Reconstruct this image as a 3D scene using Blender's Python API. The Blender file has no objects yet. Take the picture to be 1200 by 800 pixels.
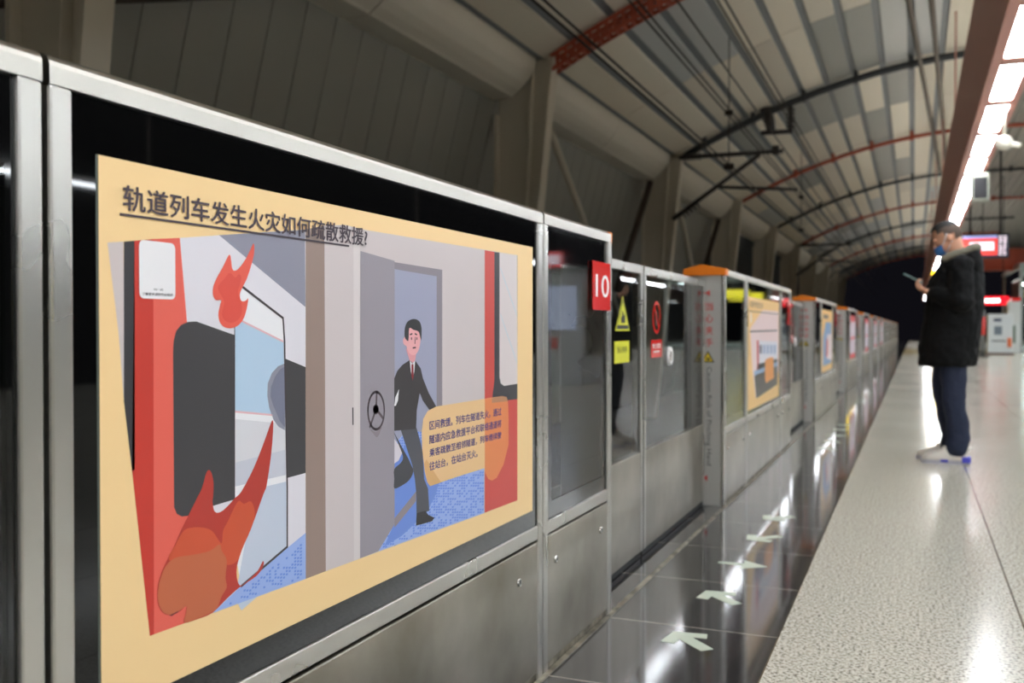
import bpy, bmesh, math, random
from mathutils import Vector, Matrix
random.seed(7)
C = bpy.context.scene.collection
SC = bpy.context.scene

# ------------------------------------------------------------------ camera, world, exposure
CAM_H = 0.97
F_PX = 1120.0
YAW = math.atan(471 / F_PX)
PITCH = math.atan(15 / F_PX)
cam_data = bpy.data.cameras.new('camera')
cam = bpy.data.objects.new('camera', cam_data)
C.objects.link(cam)
cam.location = (0, 0, CAM_H)
cam.rotation_euler = (math.pi / 2 - PITCH, 0, YAW)
cam_data.sensor_width = 36
cam_data.lens = F_PX / 1200 * 36
cam_data.clip_start = 0.05
cam_data.clip_end = 400
cam_data.dof.use_dof = True
cam_data.dof.focus_distance = 1.75
cam_data.dof.aperture_fstop = 4.3
SC.camera = cam
LAMP = 31.0            # radiance of the fluorescent tubes
ADDED_FILL = 5.0          # added glowing strip, unseen on top of the near beam, to brighten the ceiling
FAR_LAMP = 42.0        # radiance of the second line of tubes
SC.view_settings.view_transform = 'Standard'
SC.view_settings.look = 'None'
SC.view_settings.gamma = 1.0
SC.view_settings.exposure = 0.0
SC.view_settings.use_curve_mapping = False
world = bpy.data.worlds.new('night')
SC.world = world
world.use_nodes = True
world.node_tree.nodes['Background'].inputs[0].default_value = (0.0045, 0.0042, 0.006, 1)
world.node_tree.nodes['Background'].inputs[1].default_value = 1.0

CM = Matrix.Rotation(YAW, 3, 'Z') @ Matrix.Rotation(math.pi / 2 - PITCH, 3, 'X')
def ray(x, y):
    return CM @ Vector((x - 600, 400 - y, -F_PX))
def on_x(x, y, X):          # measured point of the photo on the plane X = const (metres)
    d = ray(x, y); t = X / d.x
    return (d.y * t, CAM_H + d.z * t)          # (Y, Z)
def on_y(x, y, Y):
    d = ray(x, y); t = Y / d.y
    return (d.x * t, CAM_H + d.z * t)          # (X, Z)
def on_z(x, y, Z=0.0):
    d = ray(x, y); t = (Z - CAM_H) / d.z
    return (d.x * t, d.y * t)                  # (X, Y)

# ------------------------------------------------------------------ materials
def lin(c):
    return tuple((v / 255 / 12.92) if v / 255 <= 0.04045 else ((v / 255 + 0.055) / 1.055) ** 2.4 for v in c) + (1,)
_m = {}
def mat(name, rgb=(128, 128, 128), rough=0.5, metal=0.0, emit=0.0, spec=0.5, coat=0.0):
    if name in _m: return _m[name]
    m = bpy.data.materials.new(name); m.use_nodes = True
    b = m.node_tree.nodes['Principled BSDF']
    b.inputs['Base Color'].default_value = lin(rgb)
    b.inputs['Roughness'].default_value = rough
    b.inputs['Metallic'].default_value = metal
    b.inputs['Specular IOR Level'].default_value = spec
    b.inputs['Coat Weight'].default_value = coat
    if emit:
        b.inputs['Emission Color'].default_value = lin(rgb)
        b.inputs['Emission Strength'].default_value = emit
    _m[name] = m
    return m
def nodes(m): return m.node_tree.nodes, m.node_tree.links, m.node_tree.nodes['Principled BSDF']
def noise_mix(m, c1, c2, scale, lo=0.4, hi=0.6, detail=3, stretch=(1, 1, 1), into='Base Color'):
    N, L, b = nodes(m)
    tc = N.new('ShaderNodeTexCoord'); mp = N.new('ShaderNodeMapping'); mp.inputs['Scale'].default_value = stretch
    nz = N.new('ShaderNodeTexNoise'); nz.inputs['Scale'].default_value = scale; nz.inputs['Detail'].default_value = detail
    r = N.new('ShaderNodeValToRGB')
    r.color_ramp.elements[0].position = lo; r.color_ramp.elements[1].position = hi
    r.color_ramp.elements[0].color = c1; r.color_ramp.elements[1].color = c2
    L.new(tc.outputs['Object'], mp.inputs[0]); L.new(mp.outputs[0], nz.inputs['Vector'])
    L.new(nz.outputs['Fac'], r.inputs[0]); L.new(r.outputs[0], b.inputs[into])
    return r
def g(v): return (v, v, v, 1)
steel = mat('brushed_steel', (192, 189, 182), 0.32, 1.0)
noise_mix(steel, g(0.24), g(0.36), 2.2, 0.3, 0.7, 4, (1, 1, 1), 'Roughness')
steel_bright = mat('polished_steel', (205, 202, 196), 0.22, 1.0)
steel_panel = mat('worn_steel_panel', (170, 165, 154), 0.34, 1.0)
noise_mix(steel_panel, lin((132, 125, 110)), lin((180, 174, 161)), 2.6, 0.32, 0.68, 5)
N, L, b = nodes(steel_panel)
_n = N.new('ShaderNodeTexNoise'); _n.inputs['Scale'].default_value = 2.5
_r = N.new('ShaderNodeMapRange'); _r.inputs[3].default_value = 0.22; _r.inputs[4].default_value = 0.44
_t = N.new('ShaderNodeTexCoord'); L.new(_t.outputs['Object'], _n.inputs['Vector'])
L.new(_n.outputs['Fac'], _r.inputs[0]); L.new(_r.outputs[0], b.inputs['Roughness'])
_bp = N.new('ShaderNodeBump'); _bp.inputs['Strength'].default_value = 0.05; _bp.inputs['Distance'].default_value = 0.05
L.new(_n.outputs['Fac'], _bp.inputs['Height']); L.new(_bp.outputs[0], b.inputs['Normal'])
black_glass = mat('black_glass', (9, 9, 9), 0.03, 0, spec=0.32)
def glass_mat(name, tint):
    m = bpy.data.materials.new(name); m.use_nodes = True
    N, L = m.node_tree.nodes, m.node_tree.links
    N.remove(N['Principled BSDF'])
    tr = N.new('ShaderNodeBsdfTransparent'); tr.inputs[0].default_value = tint
    gl = N.new('ShaderNodeBsdfGlossy'); gl.inputs['Roughness'].default_value = 0.02
    fr = N.new('ShaderNodeFresnel'); fr.inputs[0].default_value = 1.6
    mx = N.new('ShaderNodeMixShader')
    L.new(fr.outputs[0], mx.inputs[0]); L.new(tr.outputs[0], mx.inputs[1]); L.new(gl.outputs[0], mx.inputs[2])
    L.new(mx.outputs[0], N['Material Output'].inputs['Surface'])
    return m
rail_steel = mat('rail_steel', (172, 168, 159), 0.28, 1.0)
end_steel = mat('satin_steel', (196, 194, 188), 0.42, 0.65)
clear_glass = glass_mat('clear_glass', (0.72, 0.78, 0.75, 1))
rubber = mat('black_rubber', (16, 16, 16), 0.6)
orange = mat('orange_plastic', (240, 128, 24), 0.4)
red_paint = mat('red_sign', (222, 40, 36), 0.1)
white_paint = mat('white_print', (245, 243, 240), 0.4)
yellow = mat('yellow_sticker', (214, 214, 30), 0.4)
black_print = mat('black_print', (22, 22, 22), 0.5)
red_print = mat('faded_red_print', (196, 70, 64), 0.5)
grey_print = mat('grey_print', (84, 82, 80), 0.5)

# ------------------------------------------------------------------ mesh helpers
class MB:
    def __init__(self): self.bm = bmesh.new(); self.mats = []
    def mi(self, m):
        if m not in self.mats: self.mats.append(m)
        return self.mats.index(m)
    def face(self, pts, m):
        try:
            f = self.bm.faces.new([self.bm.verts.new(p) for p in pts])
            f.material_index = self.mi(m); return f
        except ValueError: return None
    def prism(self, pts, vec, m):
        n = len(pts); k = self.mi(m); vec = Vector(vec)
        a = [self.bm.verts.new(p) for p in pts]; c = [self.bm.verts.new(Vector(p) + vec) for p in pts]
        fs = [self.bm.faces.new(a), self.bm.faces.new(c[::-1])]
        for i in range(n): fs.append(self.bm.faces.new((a[i], a[(i + 1) % n], c[(i + 1) % n], c[i])))
        for f in fs: f.material_index = k
        bmesh.ops.recalc_face_normals(self.bm, faces=fs)
        return fs
    def box(self, x0, x1, y0, y1, z0, z1, m, bevel=0.0):
        fs = self.prism([(x0, y0, z0), (x1, y0, z0), (x1, y1, z0), (x0, y1, z0)], (0, 0, z1 - z0), m)
        if bevel:
            es = list({e for f in fs for e in f.edges})
            r = bmesh.ops.bevel(self.bm, geom=es, offset=bevel, segments=2, affect='EDGES', profile=0.5)
            for f in r['faces']: f.material_index = self.mi(m)
    def loft(self, rings, m, cap=True, smooth=True):
        k = self.mi(m); vs = [[self.bm.verts.new(p) for p in r] for r in rings]; n = len(vs[0]); fs = []
        for a, c in zip(vs, vs[1:]):
            for i in range(n): fs.append(self.bm.faces.new((a[i], a[(i + 1) % n], c[(i + 1) % n], c[i])))
        for f in fs: f.smooth = smooth
        if cap: fs += [self.bm.faces.new(vs[0][::-1]), self.bm.faces.new(vs[-1])]
        for f in fs: f.material_index = k
        bmesh.ops.recalc_face_normals(self.bm, faces=fs)
    def tube(self, pts, r, m, n=10):
        pts = [Vector(p) for p in pts]; rings = []
        rs = r if isinstance(r, (list, tuple)) else [r] * len(pts)
        for i, p in enumerate(pts):
            d = (pts[min(i + 1, len(pts) - 1)] - pts[max(i - 1, 0)]).normalized()
            a = d.cross(Vector((0, 0, 1)) if abs(d.z) < 0.9 else Vector((1, 0, 0))).normalized(); c = d.cross(a)
            rings.append([p + (a * math.cos(t * 2 * math.pi / n) + c * math.sin(t * 2 * math.pi / n)) * rs[i] for t in range(n)])
        self.loft(rings, m)
    def capsule(self, p, q, r1, r2, m, n=14):
        p, q = Vector(p), Vector(q); d = (q - p); L = max(d.length, 1e-5); d.normalize()
        a = d.cross(Vector((0, 0, 1)) if abs(d.z) < 0.9 else Vector((1, 0, 0))).normalized(); c = d.cross(a)
        rings = []
        for t in (-80, -50, -20): rings.append((p + d * r1 * math.sin(math.radians(t)), r1 * math.cos(math.radians(t))))
        for t in (20, 50, 80): rings.append((q + d * r2 * math.sin(math.radians(t)), r2 * math.cos(math.radians(t))))
        self.loft([[o + (a * math.cos(i * 2 * math.pi / n) + c * math.sin(i * 2 * math.pi / n)) * rr for i in range(n)] for o, rr in rings], m)
    def ellipsoid(self, c, ax, m, n=20, k=12):
        c = Vector(c); ax = [Vector(a) for a in ax]; rings = []
        for j in range(k + 1):
            t = math.radians(-88 + 176 * j / k)
            rings.append([c + ax[2] * math.sin(t) + (ax[0] * math.cos(i * 2 * math.pi / n) + ax[1] * math.sin(i * 2 * math.pi / n)) * math.cos(t) for i in range(n)])
        self.loft(rings, m)
    def build(self, name, parent=None, loc=None, smooth=None):
        me = bpy.data.meshes.new(name); self.bm.to_mesh(me); self.bm.free()
        for m in self.mats: me.materials.append(m)
        o = bpy.data.objects.new(name, me); C.objects.link(o)
        if loc: o.location = loc
        if parent:
            o.parent = parent
        return o
def empty(name, loc=(0, 0, 0)):
    o = bpy.data.objects.new(name, None); C.objects.link(o); o.location = loc; o.empty_display_size = 0.1
    return o
def tag(o, label=None, cat=None, group=None, kind=None):
    if label: o['label'] = label
    if cat: o['category'] = cat
    if group: o['group'] = group
    if kind: o['kind'] = kind
    return o
def copy_tree(o, parent=None):
    c = o.copy(); C.objects.link(c)
    if parent: c.parent = parent; c.matrix_parent_inverse = o.matrix_parent_inverse.copy()
    for ch in list(o.children): copy_tree(ch, c)
    return c
ORD = ('first second third fourth fifth sixth seventh eighth ninth tenth eleventh twelfth thirteenth fourteenth fifteenth sixteenth '
       'seventeenth eighteenth nineteenth twentieth').split()
ORD += ['twenty-' + x for x in ORD[:9]] + ['thirtieth'] + ['thirty-' + x for x in ORD[:9]] + ['fortieth'] + ['forty-' + x for x in ORD[:9]]
_font_cache = {}
def text_mesh(s, bold=0.0, spacing=1.0, size=1.0):
    cu = bpy.data.curves.new('lettering', 'FONT'); cu.body = s; cu.size = size; cu.offset = bold
    cu.space_character = spacing; cu.resolution_u = 3
    o = bpy.data.objects.new('lettering', cu); C.objects.link(o)
    dg = bpy.context.evaluated_depsgraph_get(); dg.update()
    me = bpy.data.meshes.new_from_object(o.evaluated_get(dg))
    bpy.data.objects.remove(o)
    return me
def add_text(mb, s, fn, u0, u1, v0, v1, m, bold=0.0, spacing=1.0, out=(0.00005, 0, 0)):
    """letters stretched into the box u0..u1, v0..v1; fn(u, v) gives the 3-D point; bold = widening in letter heights"""
    me = text_mesh(s, 0.0, spacing)
    xs = [v.co.x for v in me.vertices]; ys = [v.co.y for v in me.vertices]
    if not xs: return
    ax, bx, ay, by = min(xs), max(xs), min(ys), max(ys); k = mb.mi(m)
    h = v1 - v0
    for q, (du, dv) in enumerate([(0, 0)] if not bold else [(-bold, 0), (bold, 0), (0, -bold * 0.6), (0, bold * 0.6)]):
        vs = [mb.bm.verts.new(Vector(out) * q + Vector(fn(u0 + (v.co.x - ax) / (bx - ax) * (u1 - u0) + du * h, v0 + (v.co.y - ay) / (by - ay) * (v1 - v0) + dv * h))) for v in me.vertices]
        for p in me.polygons:
            try: f = mb.bm.faces.new([vs[i] for i in p.vertices]); f.material_index = k
            except ValueError: pass
    bpy.data.meshes.remove(me)

# ------------------------------------------------------------------ the setting
X_EDGE, X_DARK, X_JOINT = -0.95, -0.39, 0.335
Y0, Y1 = -26.0, 92.0
# polished dark granite strip
dark = mat('dark_granite', (62, 62, 65), 0.1, 0, spec=0.6)
N, L, b = nodes(dark)
tc = N.new('ShaderNodeTexCoord'); sp = N.new('ShaderNodeSeparateXYZ'); L.new(tc.outputs['Object'], sp.inputs[0])
def mth(op, a, v=None, **k):
    n = N.new('ShaderNodeMath'); n.operation = op
    if hasattr(a, 'is_linked'): L.new(a, n.inputs[0])
    else: n.inputs[0].default_value = a
    if v is not None:
        if hasattr(v, 'is_linked'): L.new(v, n.inputs[1])
        else: n.inputs[1].default_value = v
    return n.outputs[0]
fy = mth('FRACT', mth('DIVIDE', mth('ADD', sp.outputs['Y'], 100.47), 0.585))
jt = mth('LESS_THAN', fy, 0.011)
vn = N.new('ShaderNodeTexNoise'); vn.inputs['Scale'].default_value = 160; vn.inputs['Detail'].default_value = 2
L.new(tc.outputs['Object'], vn.inputs['Vector'])
rp = N.new('ShaderNodeValToRGB'); rp.color_ramp.elements[0].color = lin((34, 33, 34)); rp.color_ramp.elements[1].color = lin((58, 56, 56))
L.new(vn.outputs['Fac'], rp.inputs[0])
mx = N.new('ShaderNodeMix'); mx.data_type = 'RGBA'
L.new(jt, mx.inputs[0]); L.new(rp.outputs[0], mx.inputs[6]); mx.inputs[7].default_value = lin((158, 150, 138))
L.new(mx.outputs[2], b.inputs['Base Color'])
n2 = N.new('ShaderNodeTexNoise'); n2.inputs['Scale'].default_value = 1.3; L.new(tc.outputs['Object'], n2.inputs['Vector'])
mr = N.new('ShaderNodeMapRange'); mr.inputs[3].default_value = 0.045; mr.inputs[4].default_value = 0.12; L.new(n2.outputs['Fac'], mr.inputs[0]); L.new(mr.outputs[0], b.inputs['Roughness'])
# light speckled granite
light = mat('speckled_granite', (205, 200, 188), 0.16, 0, spec=0.5)
N, L, b = nodes(light)
tc = N.new('ShaderNodeTexCoord'); sp = N.new('ShaderNodeSeparateXYZ'); L.new(tc.outputs['Object'], sp.inputs[0])
vn = N.new('ShaderNodeTexNoise'); vn.inputs['Scale'].default_value = 95; vn.inputs['Detail'].default_value = 3; vn.inputs['Roughness'].default_value = 0.65
L.new(tc.outputs['Object'], vn.inputs['Vector'])
rp = N.new('ShaderNodeValToRGB'); e = rp.color_ramp.elements
e[0].position = 0.36; e[0].color = lin((92, 87, 78)); e[1].position = 0.52; e[1].color = lin((216, 211, 196))
e.new(0.44).color = lin((176, 170, 154)); e.new(0.66).color = lin((230, 227, 216))
L.new(vn.outputs['Fac'], rp.inputs[0])
jx = mth('LESS_THAN', mth('ABSOLUTE', mth('SUBTRACT', mth('FRACT', mth('DIVIDE', mth('ADD', sp.outputs['X'], 100 * 0.725 - X_JOINT + 0.3625), 0.725)), 0.5)), 0.0055)
jy = mth('LESS_THAN', mth('FRACT', mth('DIVIDE', mth('ADD', sp.outputs['Y'], 100.0), 1.2)), 0.0025)
mx = N.new('ShaderNodeMix'); mx.data_type = 'RGBA'; L.new(jy, mx.inputs[0]); L.new(rp.outputs[0], mx.inputs[6]); mx.inputs[7].default_value = lin((170, 164, 150))
mx2 = N.new('ShaderNodeMix'); mx2.data_type = 'RGBA'; L.new(jx, mx2.inputs[0]); L.new(mx.outputs[2], mx2.inputs[6]); mx2.inputs[7].default_value = lin((98, 84, 64))
L.new(mx2.outputs[2], b.inputs['Base Color'])
n2 = N.new('ShaderNodeTexNoise'); n2.inputs['Scale'].default_value = 0.9; L.new(tc.outputs['Object'], n2.inputs['Vector'])
mr = N.new('ShaderNodeMapRange'); mr.inputs[3].default_value = 0.1; mr.inputs[4].default_value = 0.22; L.new(n2.outputs['Fac'], mr.inputs[0]); L.new(mr.outputs[0], b.inputs['Roughness'])
m = MB(); m.box(X_DARK, 11.4, Y0, Y1, -0.12, 0, light); tag(m.build('floor'), kind='structure')
m = MB(); m.box(-1.2, X_DARK, Y0, Y1, -0.12, 0, dark); tag(m.build('floor_edge'), kind='structure')
sill = mat('threshold_metal', (150, 143, 128), 0.45, 0.6)
noise_mix(sill, lin((96, 90, 80)), lin((168, 160, 142)), 14, 0.35, 0.65)
m = MB(); m.box(-0.953, -0.936, Y0, 66, 0.0, 0.004, sill); tag(m.build('trim_1'), kind='structure')
concrete = mat('track_concrete', (58, 56, 54), 0.9)
noise_mix(concrete, lin((44, 42, 40)), lin((66, 64, 60)), 3)
m = MB(); m.box(-8.0, -1.2, Y0, Y1, -1.5, -1.35, concrete); m.box(-1.3, -1.2, Y0, Y1, -1.35, -0.12, concrete)
tag(m.build('ground'), kind='structure')

# leaning wall of metal panels beyond the track
wallm = mat('wall_panel_grey', (150, 149, 140), 0.55, 0.1)
wall_seam = mat('wall_seam', (34, 34, 33), 0.8)
def wx(z): return -7.72 + 0.25 * z
m = MB()
m.prism([(wx(-1.35) - 0.03, Y0, -1.35), (wx(-1.35) - 0.13, Y0, -1.35), (wx(4.84) - 0.13, Y0, 4.84), (wx(4.84) - 0.03, Y0, 4.84)], (0, 34 - Y0, 0), wall_seam)
y = Y0
while y < 33.5:
    zb = -1.35 if y < 24 else 2.55
    m.prism([(wx(zb), y, zb), (wx(zb) - 0.03, y, zb), (wx(4.84) - 0.03, y, 4.84), (wx(4.84), y, 4.84)], (0, 0.585, 0), wallm)
    y += 0.6
tag(m.build('wall_left'), kind='structure')
louvre = mat('dark_corrugated', (62, 66, 70), 0.6, 0.3)
m = MB()
y = 34.0
while y < Y1:
    m.prism([(wx(1.2), y, 1.2), (wx(1.2) - 0.06, y, 1.2), (wx(4.84) - 0.06, y, 4.84), (wx(4.84), y, 4.84)], (0, 0.2, 0), louvre); y += 0.28
tag(m.build('wall_left_far'), kind='structure')

# the sloping panelled ceiling
def rz(X):
    if X > 8.4: X = 10.4 - X
    X = min(X, 1.96)
    return 5.5 + 0.411 * (X + 5.46) - 0.0352 * (X + 5.46) * (X + 2.3)
pan = [mat('ceiling_panel_pale', (236, 226, 206), 0.5, 0.05), mat('ceiling_panel_mid', (220, 211, 193), 0.5, 0.05),
       mat('ceiling_panel_dark', (160, 160, 152), 0.45, 0.1), mat('ceiling_panel_cool', (196, 197, 193), 0.4, 0.1)]
for p_ in pan:
    N, L, b = nodes(p_)
    w = N.new('ShaderNodeTexVoronoi'); w.inputs['Scale'].default_value = 40; w.inputs['Randomness'].default_value = 0
    t_ = N.new('ShaderNodeTexCoord'); L.new(t_.outputs['Object'], w.inputs['Vector'])
    bp = N.new('ShaderNodeBump'); bp.inputs['Strength'].default_value = 0.15; bp.inputs['Distance'].default_value = 0.004
    L.new(w.outputs['Distance'], bp.inputs['Height']); L.new(bp.outputs[0], b.inputs['Normal'])
gapm = mat('ceiling_gap_strip', (132, 136, 138), 0.5, 0.3)
m = MB()
XR = 1.3
xs = [-5.9 + k * (XR + 5.9) / 12 for k in range(13)]
for xa, xb in zip(xs, xs[1:]):
    m.face([(xa, Y0, rz(xa) + 0.06), (xb, Y0, rz(xb) + 0.06), (xb, Y1, rz(xb) + 0.06), (xa, Y1, rz(xa) + 0.06)], gapm)
COL_Y = [5.45, 14.8, 24.2, 33.4, 42.6, 51.8, 61.0, 70.2, 79.4, 88.6]
edges = [-26.0, -20, -13.3, -8.5, -4.0, 0.8] + [v for i in range(len(COL_Y) - 1) for v in (COL_Y[i], (COL_Y[i] + COL_Y[i + 1]) / 2)] + [88.6, 92]
GAPS = [-5.72, -5.15, -4.5, -3.9, -3.22, -2.56, -1.98, -1.38, -0.73, -0.1, 0.55, 1.25]
for xa, xb in zip(GAPS, GAPS[1:]):
    gw = 0.085
    xa += gw; xb -= 0.065
    for a, c in zip(edges, edges[1:]):
        r = random.random()
        k = pan[0] if r < 0.5 else pan[1] if r < 0.74 else pan[3] if r < 0.86 else pan[2]
        m.prism([(xa, a + 0.02, rz(xa)), (xb, a + 0.02, rz(xb)), (xb, a + 0.02, rz(xb) + 0.05), (xa, a + 0.02, rz(xa) + 0.05)], (0, c - a - 0.04, 0), k)
tag(m.build('ceiling'), kind='structure')
corr = mat('ceiling_corrugated', (160, 158, 150), 0.5, 0.3)
m = MB()
n = 60; top = []
for i in range(n + 1):
    X = XR + (10.8 - XR) * i / n; top.append((X, rz(X) - (0.14 if i % 2 else 0.0)))
for (xa, za), (xb, zb) in zip(top, top[1:]):
    m.face([(xa, Y0, za), (xb, Y0, zb), (xb, Y1, zb), (xa, Y1, za)], corr)
tag(m.build('ceiling_right'), kind='structure')
# rounded eave that closes the ceiling above the wall
eave = mat('eave_panel', (222, 214, 198), 0.5, 0.15)
m = MB()
prof = [(-6.66, 4.79), (-6.4, 4.79), (-6.15, 4.8), (-6.12, 4.83), (-6.02, 4.9), (-5.93, 4.99), (-5.83, 5.12), (-5.76, 5.26), (-5.73, 5.36), (-5.78, 5.5), (-6.1, 5.4), (-6.58, 5.0)]
for a, c in zip(COL_Y, COL_Y[1:]):
    for h0, h1 in ((a + 0.14, (a + c) / 2 - 0.01), ((a + c) / 2 + 0.01, c - 0.14)):
        m.prism([(x, h0, z) for x, z in prof], (0, h1 - h0, 0), eave)
m.prism([(x, Y0, z) for x, z in prof], (0, COL_Y[0] - 0.14 - Y0, 0), eave)
tag(m.build('trim_2'), kind='structure')

# ------------------------------------------------------------------ steel columns beyond the track
colm = mat('column_paint', (208, 199, 181), 0.5)
brown = mat('brown_pipe', (72, 58, 50), 0.6)
def column_root(i, Y):
    r = empty('steel_column', (0, Y, 0))
    if i == 0: lab = 'beige steel column at the top left corner, above the nearest screen'
    else: lab = ORD[i - 1] + ' full beige tapered steel column beyond the track, counting from the left'
    tag(r, lab, 'column', 'steel columns beyond the track')
    m = MB()
    m.prism([(-6.45, -0.02, -1.35), (-6.2, -0.02, -1.35), (-5.5, -0.02, 5.38), (-5.7, -0.02, 5.42), (-6.45, -0.02, 5.3)], (0, 0.04, 0), colm)
    m.build('web', r)
    m = MB()
    m.prism([(-6.2, -0.14, -1.35), (-6.15, -0.14, -1.35), (-5.44, -0.14, 5.4), (-5.5, -0.14, 5.4)], (0, 0.28, 0), colm)
    m.build('flange', r)
    m = MB()
    m.prism([(-6.5, -0.12, -1.35), (-6.45, -0.12, -1.35), (-6.45, -0.12, 4.55), (-6.5, -0.12, 4.55)], (0, 0.24, 0), colm)
    m.build('flange', r)
    m = MB(); m.prism([(-6.22, -0.13, -1.35), (-6.18, -0.13, -1.35), (-5.78, -0.13, 5.38), (-5.82, -0.13, 5.38)], (0, 0.11, 0), colm); m.build('stiffener', r)
    return r
cols = []
for i, Y in enumerate(COL_Y):
    if i == 0: c0 = column_root(0, Y)
    else:
        c = copy_tree(c0); c.location = (0, Y, 0)
        c['label'] = ORD[i - 1] + ' full beige tapered steel column beyond the track, counting from the left'
for i, Y in list(enumerate(COL_Y[:3]))[1:]:
    m = MB(); m.tube([(-5.63, Y + 0.2, 4.3), (-6.25, Y + 6.6, 1.1)], 0.07, colm, 8)
    tag(m.build('diagonal_brace'), 'pale diagonal brace rod running down behind the ' + ORD[i - 1] + ' full column', 'brace', 'diagonal braces by the columns')
for i, Y in enumerate(COL_Y[2:4]):
    m = MB(); m.tube([(-6.2, Y - 0.35, 4.7), (-6.7, Y - 1.7, 1.9)], 0.08, brown, 8)
    tag(m.build('drain_pipe'), 'dark brown sloping pipe left of the ' + ORD[i + 1] + ' full column', 'pipe', 'sloping pipes by the columns')

for dz, lab in ((0.0, 'lower dark pipe sloping up along the wall top at the upper left'), (0.42, 'upper dark pipe sloping up along the wall top at the upper left')):
    m = MB(); m.tube([(-6.6, 5.3, 3.5 + dz), (-6.42, 9.3 - dz * 3.0, 4.85)], 0.05, brown, 8); tag(m.build('wall_pipe'), lab, 'pipe')
# ------------------------------------------------------------------ roof ribs
rib_red = mat('rib_red', (172, 80, 56), 0.5)
rib_dark = mat('rib_dark', (66, 68, 70), 0.5, 0.4)
def rib(i, Y):
    red = i % 2 == 1
    r = empty('roof_rib', (0, Y, 0))
    tag(r, ('rust red' if red else 'dark grey') + ' roof rib rising to the right from the ' + ('top left corner column' if i == 0 else ORD[i - 1] + ' full column'), 'roof rib', 'roof ribs')
    xa, xb = -5.5, 5.2
    mm = rib_red if red else rib_dark
    if i == 1:
        m = MB()
        for dy in (-0.13, 0.09):
            for q in range(16):
                x0, x1 = xa + (xb - xa) * q / 16, xa + (xb - xa) * (q + 1) / 16
                for za, zb in ((-0.32, -0.26), (-0.1, -0.03)):
                    m.prism([(x0, dy, rz(x0) + za), (x1, dy, rz(x1) + za), (x1, dy, rz(x1) + zb), (x0, dy, rz(x0) + zb)], (0, 0.04, 0), mm)
        m.build('chord', r)
        m = MB()
        n = 76
        for k in range(n):
            x = xa + 0.1 + (xb - xa - 0.2) * k / n
            for dy in (-0.125, 0.1):
                m.prism([(x, dy, rz(x) - 0.27), (x + 0.06, dy, rz(x) - 0.27), (x + 0.06, dy, rz(x) - 0.08), (x, dy, rz(x) - 0.08)], (0, 0.02, 0), mm)
            m.prism([(x, -0.12, rz(x) - 0.31), (x + 0.05, -0.12, rz(x) - 0.31), (x + 0.05, 0.11, rz(x) - 0.31), (x, 0.11, rz(x) - 0.31)], (0, 0, 0.03), mm)
        m.build('lacing', r)
    else:
        m = MB(); m.tube([(xa + (xb - xa) * q / 16, 0, rz(xa + (xb - xa) * q / 16) - 0.16) for q in range(17)], 0.085 if i == 2 else 0.065, mm, 10); m.build('chord', r)
        for k in range(9):
            x = xa + 0.6 + k * 1.2; m = MB(); m.box(x - 0.05, x + 0.05, -0.1, 0.1, rz(x) - 0.26, rz(x) + 0.02, mm); m.build('clamp', r)
for i, Y in enumerate(COL_Y): rib(i, Y)

# ------------------------------------------------------------------ lighting beams
beam_side = mat('beam_red_paint', (214, 150, 136), 0.45)
tube_m = mat('fluorescent_tube', (242, 249, 255), 0.4, emit=LAMP)
tube_yellow = mat('yellow_tube', (255, 222, 30), 0.4, emit=16.0)
tube_far = mat('fluorescent_tube_far', (242, 249, 255), 0.4, emit=FAR_LAMP)
housing_m = mat('lamp_housing', (228, 216, 210), 0.4)
BX0, BX1, BZ = 0.58, 0.92, 3.17
def beam(x0, x1, label):
    r = empty('lighting_beam', ((x0 + x1) / 2, 0, BZ)); tag(r, label, 'beam')
    w = (x1 - x0) / 2
    m = MB(); m.prism([(-w, Y0, 0.0), (-w, Y0, 1.35), (-w + 0.06, Y0, 1.42), (w - 0.06, Y0, 1.42), (w, Y0, 1.35), (w, Y0, 0.0), (w - 0.06, Y0, 0.0), (w - 0.06, Y0, 0.06), (-w + 0.08, Y0, 0.06), (-w + 0.08, Y0, 0.0)], (0, 84 - Y0, 0), beam_side)
    m.build('trough', r)
    for k in range(-2, 9):
        y = 3 + k * 9.2
        m = MB(); m.tube([(0, y, 1.4), (0, y, rz((x0 + x1) / 2) - BZ + 0.02)], 0.02, beam_side, 6); m.build('hanger', r)
    return r
b0 = beam(BX0, BX1, 'long rust red lighting beam with fluorescent lamps over the platform')
m = MB(); m.box(-0.1, 0.1, Y0, 84, 1.42, 1.45, mat('added_fill_strip', (250, 246, 238), 0.4, emit=ADDED_FILL)); m.build('added_fill_strip', b0)  # unseen emissive strip added on the beam to lift the ceiling's brightness
def channel(X, Z, label):
    r = empty('lamp_channel', (X, 0, Z)); tag(r, label, 'lamp channel')
    m = MB(); m.prism([(-0.12, Y0, 0), (0.12, Y0, 0), (0.08, Y0, 0.1), (-0.08, Y0, 0.1)], (0, 96, 0), housing_m); m.build('channel', r)
    m = MB(); m.box(-0.09, 0.09, Y0, 70, -0.03, 0.0, tube_far); m.build('light_strip', r)
    for k in range(-2, 8):
        m = MB(); m.tube([(0, 3 + k * 9.2, 0.1), (0, 3 + k * 9.2, rz(X) - Z + 0.02)], 0.015, housing_m, 6); m.build('hanger', r)
channel(9.7, 3.17, 'slim lamp channel reflected as a white line in the black glass')
channel(6.2, 3.7, 'slim lamp channel over the centre line of the platform')
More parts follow.
